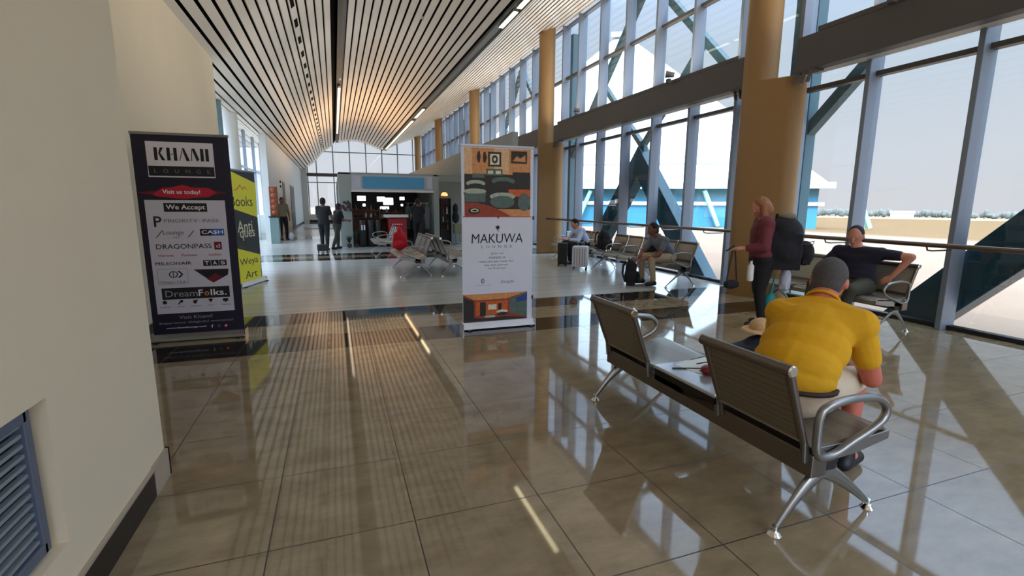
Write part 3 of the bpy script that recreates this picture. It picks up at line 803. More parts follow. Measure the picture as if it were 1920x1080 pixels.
def rollup(name, label, loc, rz, w, h, sheet, basem='bench_alu', basec='white_plastic'):
    t = empty(name, loc, rz); tag(t, label, 'banner')
    MB().box(-w/2, w/2, -.001, .001, .045, h-.01).build('printed_sheet', sheet, t)
    b = MB(); b.prism([(-.09, .012), (.09, .012), (.075, .05), (.02, .075), (-.03, .075), (-.08, .04)], 'x', -w/2-.012, w/2+.012)
    b.build('base_cassette', basec, t, bevel=.004)
    f = MB()
    for x in (-w/2+.05, w/2-.05): f.box(x-.02, x+.02, -.13, .13, 0, .012)
    f.build('foot', 'black', t)
    MB().box(-w/2-.008, w/2+.008, -.008, .008, h-.018, h+.008).build('top_rail', basem, t, bevel=.003)
    MB().cyl((0, .022, .05), .008, h-.05, 10).build('support_pole', basem, t, smooth=40)
    for s in (-1, 1): MB().box(s*(w/2+.013)-.004, s*(w/2+.013)+.004, -.085, .085, .0, .078).build('end_plate', 'chrome', t)
    return t
t = rollup('rollup_banner', 'dark navy roll-up banner of the Khami lounge with a list of accepted cards', (-1.395, 5.795, 0), -.02, .83, 2.08, 'banner_navy', basec='bench_alu')
def khami(t):
    flat('logo_panel', [(0, rect(-.30, .275, 1.66, 2.0)), (1, rect(-.295, .27, 1.672, 1.768))], ['banner_silver', 'ink_black'], t)
    L = {'K': [rect(0, .27, 0, 1), [(.33, .5), (.52, 1), (.78, 1), (.47, .52)], [(.38, .46), (.52, .56), (.88, 0), (.58, 0)]],
         'H': [rect(0, .27, 0, 1), rect(.55, .82, 0, 1), rect(.33, .5, .47, .53)],
         'A': [[(0, 0), (.05, 0), (.30, .78), (.26, .86)], [(.28, 1), (.46, 1), (.86, 0), (.56, 0)]],
         'M': [[(0, 0), (.05, 0), (.12, .9), (.06, .9)], [(.08, 1), (.33, 1), (.66, .12), (.5, 0), (.44, 0)], rect(.78, 1.05, 0, 1)],
         'I': [rect(0, .27, 0, 1)]}
    x = -.235; polys = []; hh = .122; ww = .105
    for ch, adv in (('K', 1.02), ('H', .98), ('A', .98), ('M', 1.2), ('I', .3)):
        for pl in L[ch]: polys.append((0, [(x+px*ww, 1.822+pz*hh) for px, pz in pl]))
        x += adv*ww
    flat('lettering', polys, ['ink_black'], t, y=-.0026)
    fit('lettering', 'L   O   U   N   G   E', -.25, .23, 1.72, .036, 'ink_grey', t, y=-.0028)
    flat('red_flash', [(1, [(-.40, 1.51), (-.1, 1.545), (.06, 1.55), (.36, 1.52), (.36, 1.515), (.05, 1.46), (-.1, 1.46), (-.40, 1.505)]), (0, [(-.29, 1.49), (-.2, 1.555), (-.12, 1.562), (-.02, 1.59), (.05, 1.565), (.2, 1.56), (.27, 1.52), (.2, 1.47), (.05, 1.462), (-.02, 1.447), (-.14, 1.462), (-.24, 1.47)])], ['ink_red', 'ink_dred'], t)
    fit('lettering', 'Visit us today!', -.20, .125, 1.513, .052, 'ink_white', t, y=-.0026, bold=.012)
    flat('card_panel', [(0, rect(-.362, .337, .285, 1.438)), (1, rect(-.205, .172, 1.322, 1.408)), (2, rect(.088, .188, 1.08, 1.148)), (3, rect(.188, .306, 1.08, 1.148)),
        (4, rect(.203, .272, .935, 1.015)), (1, rect(.088, .156, .768, .828)), (1, rect(.161, .229, .768, .828)), (1, rect(.234, .302, .768, .828)),
        (5, rect(-.325, -.058, .588, .592)), (5, rect(-.325, -.058, .744, .748)), (5, rect(-.325, -.321, .588, .748)), (5, rect(-.062, -.058, .588, .748)),
        (1, [(-.004, .735), (.315, .732), (.305, .67), (.164, .59)]), (4, [(.11, .63), (.19, .69), (.25, .65), (.164, .592)]), (1, rect(-.305, .305, .432, .55))],
        ['banner_panel', 'ink_black', 'ink_black', 'ink_blue', 'ink_dred', 'ink_lgrey'], t)
    F = lambda s, a, b, z, h, m='ink_black', **k: fit('lettering', s, a, b, z, h, m, t, y=-.0042, **k)
    F('We Accept', -.185, .155, 1.362, .062, 'ink_white', bold=.01)
    F('P', -.302, -.235, 1.225, .105, bold=.01); F('PRIORITY  PASS', -.215, .265, 1.233, .034, 'ink_grey')
    F('Lounge', -.235, -.055, 1.11, .058, 'ink_grey'); F('KEY', -.15, -.09, 1.066, .016, 'ink_grey')
    for a in (-.30, -.025): flat('slash', [(0, [(a, 1.065), (a+.008, 1.065), (a+.065, 1.135), (a+.057, 1.135)])], ['ink_black'], t, y=-.004)
    F('CA$H', .102, .296, 1.114, .042, 'ink_white', bold=.015)
    F('DRAGONPASS', -.308, .18, .975, .048); F('d', .22, .255, .975, .042, 'banner_panel', bold=.01)
    F('Heroes', -.295, -.165, .885, .024, 'ink_red'); F('Partners', -.095, .04, .885, .024, 'ink_red'); F('Ladies', .15, .26, .885, .024, 'ink_red')
    F('MILEONAIR', -.33, -.015, .803, .032)
    for k, ch in enumerate('TAS'): F(ch, .103+.073*k, .141+.073*k, .798, .036, 'ink_white', bold=.01)
    F('Diners Club', -.30, -.08, .612, .026, 'ink_grey')
    flat('emblem', [(0, disc(-.185, .69, .04, .034)), (1, disc(-.185, .69, .03, .026)), (0, rect(-.19, -.182, .665, .715)), (0, [(-.15, .725), (-.13, .725), (-.098, .69), (-.13, .655), (-.15, .655), (-.115, .69)])], ['ink_black', 'banner_panel'], t, y=-.004)
    F('Dream', -.275, .01, .49, .066, 'ink_lgrey'); F('F', .02, .06, .49, .066, 'ink_white', bold=.01); F('o', .072, .118, .48, .045, 'ink_orange', bold=.02); F('lks.', .13, .275, .49, .066, 'ink_white', bold=.01)
    ic = []
    for k in range(5):
        cx = -.288+.137*k; z = .402
        ic += [[rect(cx-.018, cx+.018, z-.016, z+.008), [(cx-.024, z+.006), (cx, z+.024), (cx+.024, z+.006)]],
               [[(cx-.025, z-.02), (cx-.015, z-.026), (cx+.02, z+.01), (cx+.01, z+.022)], disc(cx+.012, z+.008, .014, .014)],
               [disc(cx-.006, z-.004, .017, .02), [(cx+.002, z+.01), (cx+.026, z+.024), (cx+.01, z-.004)]],
               [disc(cx, z-.006, .03, .028, 12, PI/4, PI*3/4)+[(cx, z-.02)]],
               [rect(cx-.024, cx+.024, z-.012, z+.018), rect(cx-.006, cx+.006, z-.022, z-.012)]][k]
    flat('icon', [(0, p) for p in ic], ['ink_black'], t, y=-.004)
    for k, w in enumerate(('Comfortable', 'Snacks', 'Refreshments', 'Wi-Fi', 'Television')):
        cx = -.288+.137*k; F(w, cx-.048*min(1, len(w)/9), cx+.048*min(1, len(w)/9), .355, .012, 'ink_grey'); 
    F('Visit Khami!', -.177, .125, .24, .036, 'ink_lgrey'); F('Experience delightful moments!', -.355, .315, .183, .028, 'ink_lgrey')
    F('www.khamilounge.com', -.30, .06, .13, .02, 'ink_white', bold=.01)
    F('f', .106, .122, .127, .034, 'ink_white', bold=.02); F('X', .165, .19, .127, .026, 'ink_lgrey')
    flat('icon', [(0, disc(.242, .124, .018, .018)), (1, disc(.242, .124, .009, .009))], ['ink_red', 'banner_panel'], t, y=-.004)
khami(t)
t = rollup('rollup_banner', 'white roll-up banner of the Makuwa lounge with two interior photographs', (1.735, 5.28, 0), 0, .845, 2.05, 'banner_white')
def makuwa(t):
    x0, x1 = -.388, .386
    P = [(0, rect(x0, x1, 1.28, 2.02)), (1, rect(-.05, .13, 1.75, 2.02)), (1, rect(x0, -.30, 1.7, 2.02))]
    P += [(2, [(-.235, 1.975), (-.215, 1.99), (-.2, 1.93), (-.215, 1.86), (-.235, 1.87), (-.25, 1.92)]), (2, [(-.17, 1.97), (-.15, 1.985), (-.13, 1.92), (-.15, 1.86), (-.17, 1.87), (-.178, 1.92)])]
    P += [(2, rect(-.117, .035, 1.825, 1.981)), (3, rect(-.095, .013, 1.845, 1.96)), (2, disc(-.04, 1.903, .035, .045)), (3, disc(-.04, 1.903, .015, .02))]
    P += [(2, rect(.151, .342, 1.866, 2.0)), (0, [(.17, 1.89), (.22, 1.95), (.26, 1.92), (.32, 1.96), (.325, 1.885)])]
    P += [(2, rect(x0, x1, 1.62, 1.74)), (4, rect(-.14, .05, 1.73, 1.80)), (3, rect(-.12, -.06, 1.745, 1.78)), (3, rect(-.03, .03, 1.745, 1.78)), (4, rect(-.30, -.16, 1.7, 1.745)), (2, rect(.17, .38, 1.66, 1.77))]
    P += [(2, rect(x0, x1, 1.36, 1.62)), (6, rect(.12, .38, 1.50, 1.58)), (5, disc(-.26, 1.64, .11, .035)), (2, disc(-.26, 1.60, .10, .04)), (4, disc(-.27, 1.53, .13, .05)), (5, disc(-.27, 1.555, .13, .03)), (4, rect(-.38, -.15, 1.44, 1.53))]
    P += [(4, disc(.06, 1.67, .14, .045)), (2, disc(.06, 1.62, .13, .05)), (5, disc(.05, 1.50, .15, .045)), (4, disc(.05, 1.44, .145, .07)), (4, disc(.31, 1.44, .075, .10)), (2, rect(-.13, -.11, 1.5, 1.7))]
    P += [(7, [(x0, 1.28), (x0, 1.43), (-.25, 1.43), (-.08, 1.39), (.06, 1.33), (.15, 1.28)]), (2, disc(-.28, 1.34, .07, .035)), (3, disc(-.275, 1.345, .045, .02)), (2, disc(-.275, 1.345, .03, .012))]
    flat('photo_print', P, ['pic_wall', 'pic_wall_l', 'pic_dark', 'pic_cream', 'pic_teal', 'pic_pale', 'pic_orange', 'pic_rust'], t)
    x0, x1 = -.418, .36
    P = [(7, rect(x0, x1, .068, .40)), (0, [(x0, .40), (-.28, .33), (.10, .33), (.36, .40)]), (2, [(x0, .10), (x0, .37), (-.29, .32), (-.29, .12)]), (6, rect(-.27, .12, .15, .31)), (2, rect(-.22, -.15, .14, .30)), (3, rect(-.12, -.02, .21, .27)), (2, rect(.0, .04, .14, .28)),
         (4, [(.14, .32), (.36, .40), (.36, .10), (.14, .16)]), (8, [(.22, .33), (.36, .38), (.36, .30), (.22, .28)]), (3, disc(.05, .18, .07, .022)), (2, disc(.05, .155, .07, .018)), (2, [(x0, .068), (x0, .15), (-.2, .11), (.1, .12), (x1, .09), (x1, .068)]), (5, disc(-.1, .13, .07, .015))]
    flat('photo_print', P, ['pic_wall', 'pic_wall_l', 'pic_dark', 'pic_cream', 'pic_teal', 'pic_pale', 'pic_orange', 'pic_rust', 'pic_blue'], t)
    F = lambda s, a, b, z, h, m='ink_black', **k: fit('lettering', s, a, b, z, h, m, t, y=-.0024, **k)
    flat('emblem', [(0, [(-.035, 1.165), (.005, 1.18), (.02, 1.15), (.0, 1.135), (.008, 1.10), (-.018, 1.14)])], ['ink_black'], t, y=-.002)
    F('MAKUWA', -.313, .297, 1.033, .105, shear=.06); F('L  O  U  N  G  E', -.20, .165, .94, .03, 'ink_grey')
    F('Join us', -.087, .06, .86, .03, 'ink_grey'); F('moments to', -.11, .09, .815, .026, 'ink_grey'); F('relax and get ready for', -.232, .185, .768, .028, 'ink_grey'); F('the next journey', -.166, .12, .728, .026, 'ink_grey'); F('by Kukuya', -.12, .085, .69, .024, 'ink_grey')
    flat('emblem', [(0, disc(-.185, .55, .02, .028)), (1, disc(-.185, .55, .01, .017)), (0, rect(-.2, -.19, .52, .56))], ['ink_grey', 'banner_white'], t, y=-.002)
    F('Kukuya Lounge', -.267, -.09, .5, .014, 'ink_lgrey'); F('Simply', .026, .2, .527, .045, 'ink_grey', shear=.3)
    flat('trim_line', [(0, rect(-.41, .40, 1.272, 1.279)), (0, [(-.015, 1.28), (.015, 1.28), (0, 1.245)])], ['ink_red'], t, y=-.0022)
    # small clamps on the right edge
    for z in (1.26, .33): MB().box(.418, .435, -.012, .012, z-.02, z+.02).build('clamp', 'black', t)
makuwa(t)
bdir = math.radians(71.96)
bx, by = -1.547+.285*math.cos(bdir), 9.279+.285*math.sin(bdir)
t = rollup('rollup_banner', 'yellow and black roll-up banner reading Books, Antiques, Weya Art', (bx, by, 0), bdir, .87, 1.96, 'banner_dark')
def books(t):
    q = -.285
    flat('yellow_panel', [(0, [(q-.14, 1.33), (q+.718, 1.163), (q+.745, 1.765), (q-.14, 1.94)])], ['banner_yellow'], t)
    flat('yellow_panel', [(0, [(q-.14, .06), (q+.69, .045), (q+.70, .49), (q-.14, .68)])], ['banner_yellow'], t)
    flat('emblem', [(0, [(q-.06, 1.61), (q+.1, 1.66), (q+.2, 1.73), (q+.26, 1.66), (q+.34, 1.70), (q+.45, 1.62), (q+.33, 1.675), (q+.26, 1.635), (q+.2, 1.70), (q+.1, 1.635)])], ['ink_orange'], t, y=-.0026)
    F = lambda s, a, b, z, h, m, **k: fit('lettering', s, q+a, q+b, z, h, m, t, y=-.003, **k)
    F('Books', -.15, .575, 1.445, .17, 'banner_dark')
    F('Anti', .0, .50, 1.02, .2, 'pic_cream', bold=.005); F('ques', .06, .57, .86, .17, 'pic_cream', bold=.005)
    F('Weya', -.02, .606, .40, .15, 'banner_dark'); F('Art', .13, .545, .18, .13, 'banner_dark')
books(t)

# ================================================================== PEOPLE
def basis(f, up=(0, 0, 1)):
    f = V(f).normalized(); r = f.cross(V(up)).normalized(); u = r.cross(f)
    return r, f, u
def hand(mb, wrist, d, pn, side, curl=.5, s=1.0):
    # palm + five fingers; d = direction of the fingers, pn = palm normal (towards the grasp), side = +1 thumb on d x pn side
    d = V(d).normalized(); pn = V(pn); pn = (pn-d*pn.dot(d)).normalized(); w = d.cross(pn)*side
    wrist = V(wrist); B = Matrix((w, d, pn)).transposed()
    mb.cap(wrist-d*.02, wrist+d*.03*s, .026*s, .026*s)
    mb.ell(wrist+d*.052*s, .040*s, .05*s, .017*s, B)
    for k, (off, ln) in enumerate(((.030, .070), (.011, .080), (-.009, .074), (-.028, .058))):
        p0 = wrist+d*(.088-.004*abs(k-1))*s+w*off*s; a1 = curl*.7; a2 = curl*1.6; a3 = curl*2.2
        p1 = p0+(d*math.cos(a1)+pn*math.sin(a1))*ln*.45*s
        p2 = p1+(d*math.cos(a2)+pn*math.sin(a2))*ln*.32*s
        p3 = p2+(d*math.cos(a3)+pn*math.sin(a3))*ln*.23*s
        mb.cap(p0-d*.02*s, p1, .0095*s, .0088*s, 8); mb.cap(p1, p2, .0088*s, .008*s, 8); mb.cap(p2, p3, .008*s, .007*s, 8)
    t0 = wrist+d*.025*s+w*.028*s; t1 = t0+(w*.75+d*.65+pn*.25)*.035*s; t2 = t1+(w*.25+d*.9+pn*.35)*.03*s
    mb.cap(t0, t1, .014*s, .011*s, 8); mb.cap(t1, t2, .011*s, .009*s, 8)
def person(label, J, skin='skin', shirt=None, trousers=None, hair=None, sleeve=.62, shorts=False, shoes='black', loc=(0, 0, 0), girth=1., hairlen=0., neckfat=1., curl=(.5, .5), hands=None, voxel=.0075, short_hair=True, hem=0., belly=1.):
    """J: world joints. head(center), face(dir), headup, neck, chest, waist, pelvis, shL shR elL elR wrL wrR hipL hipR knL knR anL anR toeL toeR"""
    J = {k: V(v) for k, v in J.items()}
    root = empty('person', (J['pelvis'].x, J['pelvis'].y, 0)); tag(root, label, 'person'); off = V(root.location)
    for k in J:
        if k not in ('face', 'headup') and not k.startswith('hd') and not k.startswith('hn'): J[k] = J[k]-off
    r, f, u = basis(J['face'], J.get('headup', V((0, 0, 1)))); HB = Matrix((r, f, u)).transposed(); hc = J['head']; g = girth
    b = MB()
    # head
    b.ell(hc+u*.012, .078, .094, .108, HB); b.ell(hc-u*.045+f*.018, .058, .070, .065, HB)
    b.ell(hc-u*.095+f*.062, .026, .024, .020, HB)                     # chin
    b.cap(hc+f*.088+u*.018, hc+f*.112-u*.022, .010, .015, 8)          # nose
    b.ell(hc+f*.083+u*.032, .048, .014, .010, HB)                     # brow
    b.ell(hc+f*.090-u*.056, .024, .012, .010, HB)                     # mouth
    for s in (-1, 1): b.ell(hc+r*(s*.082)-f*.008-u*.006, .010, .022, .032, HB)
    b.cap(hc-u*.06-f*.015, J['neck'], .054*neckfat, .060*neckfat)
    tr = MB()
    sh_axis = (J['shR']-J['shL']).normalized(); spine = (J['chest']-J['waist']).normalized(); fw = spine.cross(sh_axis)*-1
    TB = Matrix((sh_axis, spine.cross(sh_axis), spine)).transposed()
    def torso(m, e=0.):
        m.ell(J['chest'], .165*g+e, .105*g+e, .17+e, TB)
        m.ell(J['waist'], .145*g+e, .105*g+e, .15+e, TB)
        m.ell(J['pelvis'], .165*g+e, .115*g+e, .115+e, TB)
        m.ell((J['waist']+J['chest'])/2, .15*g+e, .105*g+e, .16+e, TB); m.ell((J['waist']+J['pelvis'])/2, .15*g+e, .11*g+e, .13+e, TB)
        up = J['neck']-spine*.035
        for s in 'LR': m.cap(up, J['sh'+s], .062+e, .062*g+e); m.cap(J['chest'], J['sh'+s], .10*g+e, .066*g+e)
    torso(b)
    for i, s in enumerate('LR'):
        b.cap(J['sh'+s], J['el'+s], .052*g, .041*g); b.cap(J['el'+s], J['wr'+s], .041*g, .027)
        d = (J['wr'+s]-J['el'+s]).normalized(); hd = J.get('hd'+s, d); pn = J.get('hn'+s, V((0, 0, -1)))
        hand(b, J['wr'+s], hd, pn, (1 if s == 'L' else -1), curl[i])
        b.cap(J['hip'+s], J['kn'+s], .085*g, .056); b.cap(J['kn'+s], J['an'+s], .055, .037)
        b.cap(J['an'+s]-V((0, 0, .01)), J['toe'+s], .036, .028)
    b.remesh('body', skin, root, voxel=voxel, smooth=5)
    # eyes and lips
    for s in (-1, 1):
        e = MB().ell(hc+r*(s*.032)+f*.083+u*.014, .013, .008, .008, HB, 12, 8).build('eye', 'eye_white', root, smooth=60)
        MB().ell(hc+r*(s*.032)+f*.0895+u*.014, .0055, .003, .0055, HB, 10, 6).build('iris', 'eye_dark', e, smooth=60)
    MB().ell(hc+f*.101-u*.056, .022, .004, .006, HB, 12, 6).build('lips', 'lips', root, smooth=60)
    if hair:
        h = MB(); h.ell(hc+u*.028-f*.022, .084, .094, .103, HB, 28, 18)
        if short_hair:
            h.ell(hc-u*.035-f*.035, .074, .062, .062, HB)
        if hairlen:
            h.ell(hc-u*.015-f*.028, .094, .088, .112, HB)
            for k in range(9):
                a = -1.25+2.5*k/8; p = hc-f*(.07*math.cos(a))+r*(.078*math.sin(a))+u*.02
                q = p-V((0, 0, 1))*(hairlen*(1-.12*abs(a)))-f*.03*math.cos(a)+r*.02*math.sin(a)
                h.cap(p, q, .040, .020, 10)
        h.remesh('hair', hair, root, voxel=.008, smooth=3)
    if shirt:
        m = MB(); torso_e = .011
        m.ell(J['chest'], .165*g+torso_e, .105*g+torso_e, .17, TB); m.ell(J['waist'], .15*g*belly+torso_e, .11*g+torso_e, .15, TB); m.ell((J['waist']+J['chest'])/2, .155*g*belly+torso_e, .108*g+torso_e, .17, TB)
        m.ell((J['waist']*.45+J['pelvis']*.55), .158*g*(1+(belly-1)*.5)+torso_e, .115*g+torso_e, .105+hem, TB)
        up = J['neck']-spine*.045
        for s in 'LR':
            m.cap(up, J['sh'+s], .066, .072*g); m.cap(J['chest'], J['sh'+s], .112*g, .076*g)
            e = J['sh'+s].lerp(J['el'+s], min(1, sleeve)); m.cap(J['sh'+s], e, .064*g, (.056 if sleeve < 1 else .052)*g)
            if sleeve > 1: m.cap(J['el'+s], J['el'+s].lerp(J['wr'+s], sleeve-1), .052*g, .042)
        m.remesh('shirt', shirt, root, voxel=voxel, smooth=4)
        # ribbed collar
        c = []; ax = (hc-J['neck']).normalized(); ra, rb, _ = basis(ax, fw)
        c0 = J['neck']+ax*.0
        for k in range(20):
            a = 2*PI*k/20; c.append(c0+(ra*math.cos(a)*.068+_*math.sin(a)*.066)*neckfat)
        MB().tube(c, .008, 8, closed=True).build('collar', shirt, root, smooth=60)
    if trousers:
        m = MB(); m.ell(J['pelvis'], .172*g, .125*g, .115, TB)
        for s in 'LR':
            m.cap(J['pelvis'].lerp(J['hip'+s], .6), J['hip'+s], .11*g, .10*g); m.cap(J['hip'+s], J['kn'+s], .098*g, .068)
            if shorts:
                pass
            else: m.cap(J['kn'+s], J['an'+s]+V((0, 0, .03)), .066, .05)
        m.remesh('shorts' if shorts else 'trousers', trousers, root, voxel=.008, smooth=4)
    if shoes:
        for s in 'LR':
            a, t_ = J['an'+s], J['toe'+s]; m = MB()
            d = (t_-a); d.z = 0; d.normalize(); zz = min(t_.z, a.z)
            m.cap(V((a.x, a.y, t_.z))-d*.03+V((0, 0, .012)), t_+V((0, 0, .006)), .043, .036); m.cap(V((a.x, a.y, t_.z+.02))-d*.01, a+V((0, 0, .01)), .046, .042)
            m.remesh('shoe', shoes, root, voxel=.008, smooth=3)
    return root, J, off

# --- man in the yellow t-shirt (nearest bench, near seat), hunched, back to the camera
mat('shirt_yellow', srgb(210, 156, 14), .85, bump=.9, bscale=11, noise=.08, nscale=3)
Fy = V((math.sin(math.radians(68)), math.cos(math.radians(68)), 0)); Ry = V((Fy.y, -Fy.x, 0))
def yb(o, f, r, z): return V((o[0], o[1], 0))+Fy*f+Ry*r+V((0, 0, z))
o = (2.07, 1.70)
man_yellow = person('man in a bright yellow t-shirt hunched forward on the nearest bench', dict(
    pelvis=yb(o, 0, 0, .50), waist=yb(o, .05, 0.01, .64), chest=yb(o, .20, 0.02, .775), neck=yb(o, .335, 0.02, .925), head=yb(o, .43, .015, 1.01),
    face=Fy*.95+V((0, 0, -.6)), shL=yb(o, .27, -.150, .835), shR=yb(o, .27, .205, .835),
    elL=yb(o, .32, -.19, .57), elR=yb(o, .34, .27, .56), wrL=yb(o, .52, -.12, .56), wrR=yb(o, .56, .13, .54), hdL=Fy*.7+Ry*.6+V((0, 0, -.3)), hdR=Fy*.7-Ry*.6+V((0, 0, -.3)),
    hipL=yb(o, .06, -.11, .52), hipR=yb(o, .06, .11, .52), knL=yb(o, .50, -.17, .50), knR=yb(o, .50, .17, .50), anL=yb(o, .46, -.17, .09), anR=yb(o, .42, .19, .09), toeL=yb(o, .60, -.19, .035), toeR=yb(o, .56, .21, .035)),
    skin='skin_red', shirt='shirt_yellow', trousers='shorts_beige', hair='hair_grey', shorts=True, hem=.045, girth=1.12, belly=1.12, sleeve=.62, neckfat=1.12, voxel=.007)
_r, _J, _o = man_yellow
def belt(root, c, r1, r2, B, m, name='belt', rr=.012):
    pts = [V(c)+B @ V((r1*math.cos(2*PI*k/28), r2*math.sin(2*PI*k/28), 0)) for k in range(28)]
    MB().tube(pts, rr, 8, closed=True).build(name, m, root, smooth=60)

_c = _J['pelvis']+V((0, 0, .055)); belt(_r, _c, .205, .155, Matrix((Ry, Fy, V((0, 0, 1)))).transposed(), 'belt_dark', rr=.013)

# --- man in navy on the bench by the window, facing the room
o = (5.72, 4.12)
Fn = V((-1, .0, 0)); 
person('man in a navy t-shirt sitting with one hand on his hip, back to the window', dict(
    pelvis=(5.83, 3.98, .50), waist=(5.86, 4.0, .62), chest=(5.88, 4.05, .76), neck=(5.87, 4.08, .93), head=(5.84, 4.10, 1.06),
    face=(-.78, -.30, -.25), shL=(5.92, 3.84, .87), shR=(5.84, 4.28, .87),
    elL=(5.98, 3.55, .86), wrL=(5.93, 3.70, .62), hdL=(-.3, .7, -.6), hnL=(.5, .3, 0), elR=(5.72, 4.42, .66), wrR=(5.50, 4.28, .60), hdR=(-.7, -.5, -.2),
    hipL=(5.78, 3.88, .49), hipR=(5.78, 4.10, .49), knL=(5.38, 3.76, .49), knR=(5.36, 4.2, .50), anL=(5.36, 3.84, .09), anR=(5.30, 4.22, .09), toeL=(5.22, 3.84, .035), toeR=(5.16, 4.2, .035)),
    skin='skin', shirt='shirt_navy', trousers='trousers_olive', hair='hair_dark', sleeve=.6, girth=1.05, voxel=.009)

# --- woman with the backpack
o = (4.67, 4.33)
Fw = V((-.80, .60, 0)).normalized(); Rw = V((Fw.y, -Fw.x, 0))
def wb(f, r, z): return V((o[0], o[1], 0))+Fw*f+Rw*r+V((0, 0, z))
person('woman with long blond hair, maroon top and black trousers carrying a large black backpack', dict(
    pelvis=wb(0, 0, .80), waist=wb(.01, 0, .94), chest=wb(.02, 0, 1.09), neck=wb(.02, 0, 1.265), head=wb(.06, 0, 1.385),
    face=Fw*.9+V((0, 0, -.6)), shL=wb(.02, -.155, 1.215), shR=wb(.02, .155, 1.215),
    elL=wb(.03, -.21, .96), wrL=wb(.24, -.16, .93), hdL=Fw, hnL=(0, 0, -1), elR=wb(-.0, .21, .97), wrR=wb(.06, .22, .76), hdR=(0, 0, -1), hnR=-Rw,
    hipL=wb(0, -.085, .78), hipR=wb(0, .085, .78), knL=wb(.02, -.09, .43), knR=wb(.0, .10, .42), anL=wb(-.03, -.09, .075), anR=wb(-.10, .11, .09), toeL=wb(.12, -.10, .03), toeR=wb(.04, .12, .03)),
    skin='skin', shirt='shirt_maroon', trousers='trousers_black', hair='hair_blond', hairlen=.24, sleeve=1.75, girth=1.2, voxel=.0085)

# --- man in grey, profile to the left
person('man in a grey t-shirt and khaki trousers bent forward on the long bench, facing left', dict(
    pelvis=(5.62, 7.28, .50), waist=(5.58, 7.28, .61), chest=(5.47, 7.30, .73), neck=(5.39, 7.32, .87), head=(5.31, 7.34, .985),
    face=(-.9, .1, -.35), shL=(5.42, 7.12, .80), shR=(5.42, 7.50, .80),
    elL=(5.27, 7.08, .56), wrL=(5.07, 7.18, .50), hdL=(-.9, .3, -.3), elR=(5.22, 7.50, .57), wrR=(5.04, 7.36, .50), hdR=(-.8, -.3, -.35),
    hipL=(5.55, 7.19, .49), hipR=(5.55, 7.37, .49), knL=(5.17, 7.16, .50), knR=(5.17, 7.45, .50), anL=(5.25, 7.18, .09), anR=(5.22, 7.48, .09), toeL=(5.11, 7.17, .035), toeR=(5.08, 7.48, .035)),
    skin='skin_dark', shirt='shirt_grey', trousers='trousers_khaki', hair='hair_black', sleeve=.6, voxel=.010)
# --- man in pale shirt, far bench
person('man in a pale blue shirt reading his phone on the farther bench', dict(
    pelvis=(5.66, 10.52, .50), waist=(5.64, 10.53, .61), chest=(5.56, 10.56, .74), neck=(5.50, 10.58, .87), head=(5.43, 10.60, .96),
    face=(-.8, -.05, -.6), shL=(5.52, 10.38, .81), shR=(5.52, 10.75, .81),
    elL=(5.38, 10.33, .58), wrL=(5.18, 10.46, .60), hdL=(-.9, .2, .1), elR=(5.36, 10.8, .58), wrR=(5.18, 10.66, .60), hdR=(-.9, -.2, .1),
    hipL=(5.58, 10.43, .49), hipR=(5.58, 10.62, .49), knL=(5.2, 10.40, .50), knR=(5.2, 10.68, .50), anL=(5.22, 10.4, .09), anR=(5.22, 10.7, .09), toeL=(5.08, 10.4, .035), toeR=(5.08, 10.7, .035)),
    skin='skin', shirt='shirt_light', trousers='trousers_black', hair='hair_black', sleeve=1.7, voxel=.012)
# --- far standing figures
def stand(label, x, y, az, h, shirt, trousers, hair, skin, step=0., lean=0., arm=0.):
    k = h/1.75; a = math.radians(az); F = V((math.sin(a), math.cos(a), 0)); R_ = V((F.y, -F.x, 0))
    def q(f, r, z): return V((x, y, 0))+F*(f*k+lean*z)+R_*(r*k)+V((0, 0, z*k))
    return person(label, dict(pelvis=q(0, 0, .93), waist=q(0, 0, 1.07), chest=q(0, 0, 1.25), neck=q(0, 0, 1.46), head=q(.03, 0, 1.60), face=F+V((0, 0, -.2)),
        shL=q(0, -.17, 1.40), shR=q(0, .17, 1.40), elL=q(.02+arm*.1, -.24, 1.12), elR=q(.02+arm*.1, .24, 1.12), wrL=q(.08+arm*.25, -.24, .90+arm*.2), wrR=q(.08+arm*.25, .22, .90+arm*.2), hdL=(0, 0, -1) if not arm else F, hdR=(0, 0, -1) if not arm else F, hnL=R_, hnR=-R_,
        hipL=q(0, -.09, .90), hipR=q(0, .09, .90), knL=q(.04+step*.5, -.1, .50), knR=q(.02-step*.4, .1, .50), anL=q(step, -.1, .09), anR=q(-step, .1, .09), toeL=q(.14+step, -.1, .035), toeR=q(.14-step, .1, .035)),
        skin=skin, shirt=shirt, trousers=trousers, hair=hair, voxel=.014)
stand('person in dark clothes standing left of the shop, seen against the end window', -.33, 15.9, 20, 1.60, 'shirt_black', 'trousers_black', 'hair_black', 'skin_dark', step=.06, arm=.6)
stand('person in dark clothes leaning on one leg at the corner of the shop', -.03, 16.35, 60, 1.42, 'shirt_black', 'trousers_olive', 'hair_black', 'skin_dark', step=.16, lean=.10, arm=1.)
stand('person in a khaki top and black trousers by the left wall, beside the display cabinet', -1.9, 20.9, 150, 1.66, 'shirt_khaki', 'trousers_black', 'hair_black', 'skin_dark', step=.05)
stand('person in dark clothes browsing at the right side of the shop front', 2.62, 16.55, 5, 1.62, 'shirt_black', 'trousers_black', 'hair_black', 'skin_dark', step=.04, arm=.5)

